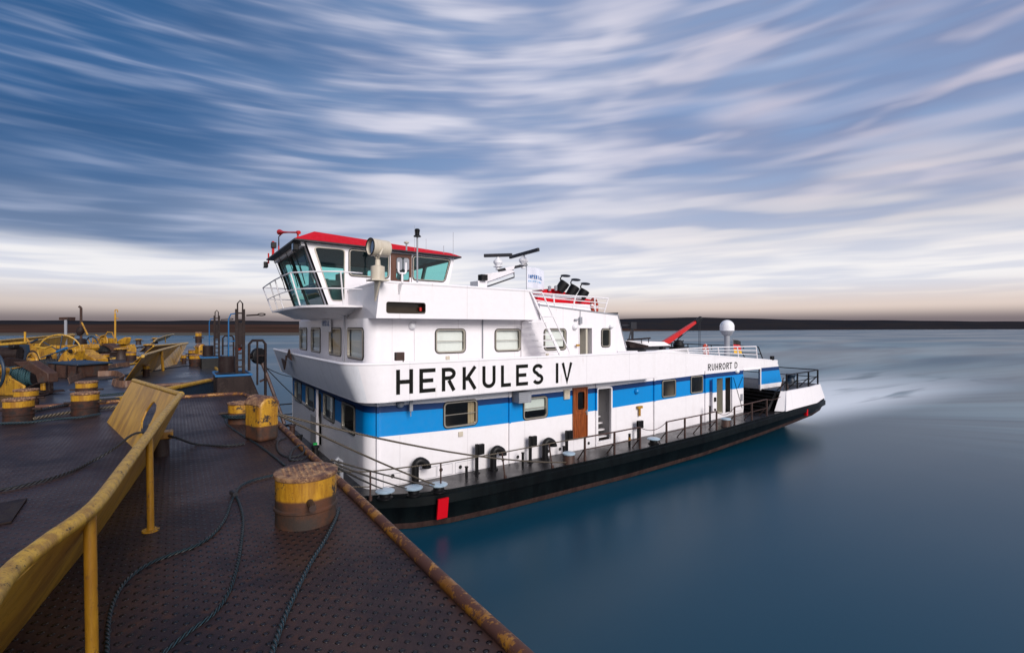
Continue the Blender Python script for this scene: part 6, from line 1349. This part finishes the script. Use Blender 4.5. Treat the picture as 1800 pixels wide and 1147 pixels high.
# hawsers between barge and push boat
Pm = Vector((1.44, 9.1, AZ + .12)); st1 = onZ(484, 726, AZ + .08)
g_h = 'mooring lines between the barges and the push boat'
def line(a, b_, h, r, lab, mt='wire'):
    mb = MB(); mb.tube(sag(a, b_, h), r, 8); return tag(mb.build('mooring_line', mt), lab, 'mooring line', g_h)
line(onZ(484, 726, AZ + .05), onY(1000, 812, 12.85) + Vector((0, 0, .0)), .25, .022, 'longest mooring line, from the barge edge to the rusty bollard before the wooden door')
line(onZ(488, 728, AZ + .05), onY(768, 853, 12.8), .05, .022, 'mooring line descending from the barge edge to the bollard above the red mark')
line(onZ(590, 815, AZ + .0), onY(715, 858, 12.98), .02, .016, 'lower thin mooring line to the middle of the three low bollards')
line(onZ(583, 808, AZ + .0), onY(764, 855, 12.8), .02, .014, 'upper thin mooring line slanting from the edge pipe to the third low bollard')
line(onZ(592, 820, AZ + .0), onY(672, 858, 13.15), .02, .018, 'short mooring line to the bollard nearest the bow corner')
line(onD(443, 631, 13.0), onX(515, 662, 4.4), .1, .014, 'thin wire from the rope reel to the bow of the push boat', 'dark')
line(onD(462, 640, 14.0), onX(545, 720, 3.6), .05, .014, 'thin wire crossing below the white bow bulwark', 'dark')
rope('strap', dk([(430, 657), (400, 663), (360, 668), (330, 674), (280, 677), (235, 679)], z=BZ, r=.04), .05, 'hose', 'brown strap across the middle barge deck to its corner', 'strap')
for (pts, lab) in (([(172, 660), (200, 659), (212, 663), (217, 668), (210, 673), (198, 675), (215, 679), (240, 677)], 'flat brown hose bent in a loop behind the centre bollards'), ([(120, 673), (150, 661), (180, 652), (200, 646), (228, 642)], 'flat brown hose running along the middle barge deck')):
    P_ = smooth(dk(pts, z=BZ, r=.02), 6); mb = MB()
    for a, b_ in zip(P_[:-1], P_[1:]):
        tg = (b_ - a).normalized(); sd_ = Vector((-tg.y, tg.x, 0)) * .02; mb.quad(a - sd_ - Vector((0, 0, .02)), b_ - sd_ - Vector((0, 0, .02)), b_ + sd_ + Vector((0, 0, .16)), a + sd_ + Vector((0, 0, .16)))
    tag(mb.build('fire_hose', 'hose', solid=.02), lab, 'hose', 'flat hoses on the middle barge')
rope('hawser', dk([(-60, 747), (0, 744), (50, 742), (100, 736), (140, 733), (176, 727)], r=.05), .022, 'rope', 'blue green rope along the feet of the two front bollards', 'rope')
for k, (pts, lab) in enumerate((([(60, 735), (100, 728), (140, 722), (209, 713)], 'thick brown hawser lying along the joint of the two barges'), ([(176, 695), (230, 690), (300, 684)], 'dark rope stretched right of the centre bollards'), ([(60, 722), (110, 712), (150, 704), (210, 700)], 'dark rope stretched between the left and centre bollards'))): rope('hawser', dk(pts, z=AZ, r=.04), .03, ('wire', 'rope', 'ropeblack')[k], lab, 'rope')
# ---- winches and windlasses
RT = Vector((CS, -SN, 0)); FW = Vector((SN, CS, 0)); UP = Vector((0, 0, 1))
def dcy(v): return (CAMZ - BZ) * FPX / (v - VH)
class Rig:
    """a machine standing on the middle barge deck, cy metres ahead of the survey point"""
    def __init__(s, name, u, cy, label, cat, group):
        s.cy = cy; b_ = onD(u, VH, cy); s.th = thing(name, (b_.x, b_.y, BZ), label, cat, group)
    def slab(s, name, pts, dep, mt, d=0.0, bevel=.015, tilt=0.0):
        P3 = [onD(u, v, s.cy + d + tilt * (u - pts[0][0])) for u, v in pts]; P3 = [Vector((p_.x, p_.y, max(p_.z, BZ + .004))) for p_ in P3]
        mb = MB(); mb.prism(P3, (FW + RT * .25) * dep); return mb.build(name, mt, s.th, bevel=bevel)
    def wheel(s, u, v, rpx, d=0.0, yaw=25, spokes=6, rim='bargehull', sp='yellow', r=.032):
        c = onD(u, v, s.cy + d); R_ = rpx * (s.cy + d) / FPX; ax = (FW * math.cos(R(yaw)) + RT * math.sin(R(yaw))); sd_ = ax.cross(UP)
        mb = MB(); mb.torus(c, R_, r, ax, 40, 8); o = mb.build('hand_wheel', rim, s.th)
        mb = MB()
        for k in range(spokes): an = 2 * math.pi * k / spokes + .4; mb.tube([c + (sd_ * math.cos(an) + UP * math.sin(an)) * .05, c + (sd_ * math.cos(an) + UP * math.sin(an)) * R_], r * .7, 6)
        mb.cyl(c - ax * .08, c + ax * .30, .07); mb.build('wheel_spokes', sp, o); return o
    def disc(s, u, v, rpx, d=0.0, yaw=25, mt='yellow', name='drum_flange'):
        c = onD(u, v, s.cy + d); R_ = rpx * (s.cy + d) / FPX; ax = -(FW * math.cos(R(yaw)) + RT * math.sin(R(yaw)))
        mb = MB(); mb.lathe([(R_, -.03), (R_ * 1.04, .0), (R_, .03), (R_ * .86, .03), (R_ * .82, -.01), (R_ * .62, -.01), (R_ * .58, .07), (R_ * .40, .08), (R_ * .36, .03), (R_ * .18, .03), (R_ * .16, .10), (1e-3, .10)], 36, c, ax); return mb.build(name, mt, s.th)
    def drum(s, u, v, rpx, L_, d=0.0, yaw=60, mt='bluedrum', turns=True):
        c = onD(u, v, s.cy + d); R_ = rpx * (s.cy + d) / FPX; ax = (FW * math.cos(R(yaw)) + RT * math.sin(R(yaw)))
        mb = MB(); mb.cyl(c - ax * L_ / 2, c + ax * L_ / 2, R_ * .9, n=20); o = mb.build('rope_drum', 'darkrust', s.th)
        if turns:
            mb = MB(); n = int(L_ / .045)
            for k in range(n): mb.torus(c + ax * (-L_ / 2 + (k + .5) * L_ / n), R_ * (.93 + .04 * math.sin(k * 2.1)), .026, ax + UP * .06 * math.sin(k), 26, 6)
            mb.build('rope_turns', mt, o)
        return o
    def bar(s, name, pts, r, mt, d=0.0): mb = MB(); mb.tube([onD(u, v, s.cy + d) for u, v in pts], r, 6); return mb.build(name, mt, s.th)
gw = 'yellow hand winches on the middle barge'; gl = 'yellow windlasses of the middle barge'
w = Rig('deck_winch', 35, 12.2, 'yellow winch with teal rope on its drum and brown gear cover, nearest at left', 'winch', gw)
w.slab('side_frame', [(-34, 700), (-34, 668), (-18, 646), (2, 640), (18, 664), (42, 678), (42, 694), (10, 697)], .05, 'yellow', d=-.15)
w.slab('rear_frame', [(-20, 690), (-20, 640), (10, 628), (60, 634), (82, 662), (82, 688), (60, 688)], .05, 'darkrust', d=.95)
w.drum(33, 661, 17, .62, d=.35, yaw=66); w.disc(57, 641, 22, d=.9, yaw=28); w.disc(57, 641, 25, d=1.0, yaw=28, mt='darkrust', name='brake_drum')
w.slab('gear_cover', [(22, 636), (50, 634), (84, 656), (85, 672), (66, 673), (62, 659)], .22, 'rust', d=0.0)
w.slab('cover_leg', [(70, 673), (77, 673), (77, 686), (70, 686)], .1, 'yellow', d=.0); w.slab('cover_leg', [(79, 672), (86, 672), (86, 692), (80, 692)], .1, 'darkrust', d=.0)
w.wheel(-14, 652, 33, d=-.5, yaw=18, r=.035)
w.bar('guide_rod', [(18, 648), (58, 641)], .02, 'yellow', d=.2); w.bar('guide_rod', [(42, 684), (64, 674), (84, 671)], .02, 'darkrust', d=-.1)
w.slab('base_plate', [(-30, 694), (88, 686), (92, 690), (60, 700), (-30, 703)], .3, 'darkrust', d=.1)
m_ = Rig('electric_motor', 5, 14.6, 'dark blue motor behind the hand wheel at the left frame edge', 'motor', None)
m_.drum(2, 622, 14, .9, yaw=70, turns=False, mt='bargehull'); m_.slab('motor_body', [(-26, 640), (-26, 610), (16, 606), (20, 640)], .5, 'bargehull'); m_.slab('terminal_box', [(14, 606), (24, 606), (24, 612), (14, 612)], .15, 'black', d=-.1); m_.slab('motor_foot', [(-26, 674), (-26, 640), (22, 640), (22, 674)], .5, 'darkrust', d=.05)
w = Rig('deck_winch', 108, 19.0, 'yellow winch with big thin spoked wheel in the middle of the machinery', 'winch', gw)
w.slab('side_frame', [(24, 650), (24, 618), (90, 607), (97, 606), (97, 650)], .06, 'yellow', d=.6); w.slab('brake_shield', [(100, 637), (108, 622), (117, 614), (131, 612), (133, 617), (126, 638)], .35, 'yellow', d=-.3)
w.disc(124, 617, 3.5, d=-.42, mt='darkrust', name='shield_boss')
w.wheel(105, 617, 29, d=.2, yaw=-25, rim='yellowrail', sp='bargehull', r=.03); w.disc(86, 634, 11, d=.3, yaw=30, mt='darkrust'); w.drum(84, 640, 9, .6, yaw=60, mt='ropeblack')
w.bar('brake_lever', [(46, 595), (53, 602), (52, 616)], .04, 'yellow', d=-.2); w.bar('brake_lever', [(66, 596), (55, 602), (53, 602)], .04, 'bargehull', d=-.2); w.bar('brake_lever', [(62, 609), (80, 612), (92, 607)], .035, 'yellowrail', d=-.2); w.bar('pull_rod', [(100, 618), (112, 613), (118, 611)], .05, 'navytrim', d=-.4)
w = Rig('windlass', 148, 19.8, 'yellow windlass housing with chain, right of the big thin spoked wheel', 'windlass', gl)
w.slab('housing', [(129, 651), (129, 614), (140, 615), (150, 622), (158, 626), (167, 631), (168, 651)], .5, 'yellow'); w.disc(149, 634, 3.2, d=-.05, mt='darkrust', name='shaft_cap'); w.slab('top_deck', [(96, 612), (96, 607), (146, 605), (148, 612), (144, 618), (128, 615)], .6, 'yellow', d=.5); w.slab('front_ledge', [(128, 651), (128, 643), (168, 645), (168, 651)], .2, 'yellowrail', d=-.25)
w = Rig('deck_winch', 170, 27.5, 'far winch with dark spoked wheel standing in front of the brown mast', 'winch', gw)
w.wheel(161, 607, 15.5, d=-.3, yaw=15, r=.035, sp='yellow', spokes=7); w.slab('wheel_stand', [(155, 624), (158, 606), (165, 605), (170, 624)], .15, 'yellow'); w.disc(182, 600, 11, d=.6, yaw=20); w.drum(184, 614, 7, .7, d=.4, yaw=60, mt='ropeblack'); w.slab('gear_cover', [(176, 604), (188, 603), (200, 610), (203, 616), (197, 618), (190, 611)], .4, 'rust'); w.slab('side_frame', [(163, 601), (166, 594), (200, 594), (200, 604), (180, 606)], .2, 'yellow', d=1.0); w.slab('base_plate', [(150, 628), (150, 622), (206, 616), (206, 626)], .4, 'darkrust', d=.2)
w.bar('brake_lever', [(168, 588), (174, 592), (186, 588), (189, 583), (197, 584), (200, 592)], .03, 'yellow', d=.5)
w = Rig('windlass', 213, 29.0, 'small far yellow windlass with tilted shield below the hooked pole', 'windlass', gl)
w.slab('brake_shield', [(203, 603), (209, 597), (220, 592), (222, 594), (219, 605), (212, 605)], .3, 'yellow'); w.slab('housing', [(206, 624), (206, 605), (222, 605), (225, 612), (225, 624)], .5, 'yellow', d=.2)
w = Rig('windlass', 20, 21.5, 'long yellow windlass frame behind the motor at far left', 'windlass', gl)
w.slab('housing', [(-60, 641), (-60, 612), (22, 609), (36, 604), (36, 641)], .7, 'yellow'); w.slab('top_beam', [(-60, 612), (-60, 608), (38, 600), (38, 604)], .2, 'yellowrail', d=-.1)
th = Rig('chain_locker', 112, 16.2, 'brown rusty ribbed chain box left of the centre bollards', 'locker', None)
lk = [(83, 664), (84, 638), (134, 642), (134, 664)]; th.slab('locker_body', lk, 1.0, 'rust'); th.slab('locker_lid', [(81, 638.5), (81, 636), (136, 640), (136, 643)], 1.1, 'bargehull', d=-.05)
for u in (95, 115.5, 133): th.slab('stiffening_rib', [(u - .6, 664), (u - .6, 640), (u + .6, 640), (u + .6, 664)], .05, 'darkrust', d=-.06)
# slack lines and pipes on the middle deck
for k, (pts, mt_, r_, lab) in enumerate((([(150, 668), (200, 664), (235, 657)], 'ropeblack', .02, 'thin black line on the middle deck beside the flat hose'),
        ([(188, 641), (215, 641), (250, 637)], 'yellowrail', .04, 'thin yellow pipe lying just right of the small far bollard'),
        ([(140, 657), (165, 655), (190, 649), (215, 645)], 'rope', .025, 'teal cable snaking from the ribbed chain box to the right'),
        ([(88, 676), (92, 684), (84, 692), (60, 696), (30, 699)], 'darkrust', .03, 'curved dark guard bar around the brown gear cover'),
        ([(205, 660), (255, 654), (300, 646), (350, 640)], 'ropeblack', .018, 'thin dark line running behind the middle breakwater posts'),
        ([(222, 610), (235, 611), (250, 609), (262, 606)], 'darkrust', .05, 'dark chain end near the far flared bollards'))):
    rope('deck_line', dk(pts, z=BZ, r=r_), r_, mt_, lab, 'line')
# anchor chain
a = onD(128, 632, 17.5); b_ = onZ(186, 652, BZ + .05); P_ = sag(a, b_, .12, 24); ct = thing('anchor_chain', tuple(b_), 'dark green link chain sloping from the windlass to the deck', 'chain')
mb = MB()
for i in range(24):
    p0, p1 = P_[i], P_[i + 1]; tg = (p1 - p0).normalized(); s1_ = tg.cross(Vector((0, 0, 1))).normalized(); s2_ = tg.cross(s1_); sd_ = s1_ if i % 2 else s2_; c0 = (p0 + p1) / 2; L_ = (p1 - p0).length * .75; w_ = .06
    mb.tube([c0 + tg * L_ * math.cos(2 * math.pi * k / 10) + sd_ * w_ * math.sin(2 * math.pi * k / 10) for k in range(10)], .022, 6, closed=True)
mb.build('chain_links', 'bargehull', ct)
# masts and signs on the far barge
def postth(name, u, vt, vb, cy, r, mt, label, cat):
    a = onD(u, vt, cy); th = thing(name, (a.x, a.y, BZ), label, cat); mb = MB(); mb.tube([(a.x, a.y, BZ), (a.x, a.y, a.z)], r, 8); mb.build('pole', mt, th); return th, a
th, a = postth('signal_board', 115.5, 562, 600, 30, .075, 'grey', 'grey post carrying a brown horizontal box, at far left', 'post')
mb = MB(); mb.prism([onD(103.5, 562, 30), onD(103.5, 557.5, 30), onD(119.5, 557, 30), onD(119, 563, 30)], (.3, .4, 0)); mb.build('board_box', 'rust', th)
th, a = postth('brown_mast', 142.5, 540.5, 590, 27, .06, 'rust', 'thin brown mast with hooked tip and a wrapped round bundle', 'mast')
mb = MB(); mb.tube([a, a + Vector((-.1, 0, .08))], .06, 6); mb.build('mast_hook', 'rust', th)
mb = MB(); mb.lathe([(1e-3, -.26), (.10, -.24), (.16, -.1), (.19, .05), (.15, .2), (.06, .27), (1e-3, .28)], 14, onD(141.5, 582, 27), (.2, 0, 1)); mb.lathe([(.16, -1.5), (.22, -1.0), (.28, -.6), (.2, -.35)], 12, onD(142, 584, 27)); mb.build('wrapped_bundle', 'darkrust', th)
mb = MB(); mb.tube([onD(144, 567, 27), onD(154, 588, 26.5)], .04, 6); mb.build('brace', 'yellowclean', th)
th, a = postth('hooked_pole', 202.5, 551, 596, 30, .05, 'yellowclean', 'tall thin yellow pole with curled hook on top', 'pole')
mb = MB(); c0 = onD(204.5, 546.5, 30); rt = Vector((CS, -SN, 0)); mb.tube([a] + [c0 + (rt * -math.cos(R(k)) + Vector((0, 0, 1)) * math.sin(R(k))) * .09 for k in range(0, 230, 25)], .03, 6); mb.tube([onD(203, 559, 30), onD(208.5, 559.5, 30)], .025, 5); mb.build('pole_hook', 'yellowclean', th)
th, a = postth('stake', 44, 583, 600, 27, .05, 'yellowclean', 'short yellow stake above the left breakwater', 'stake')
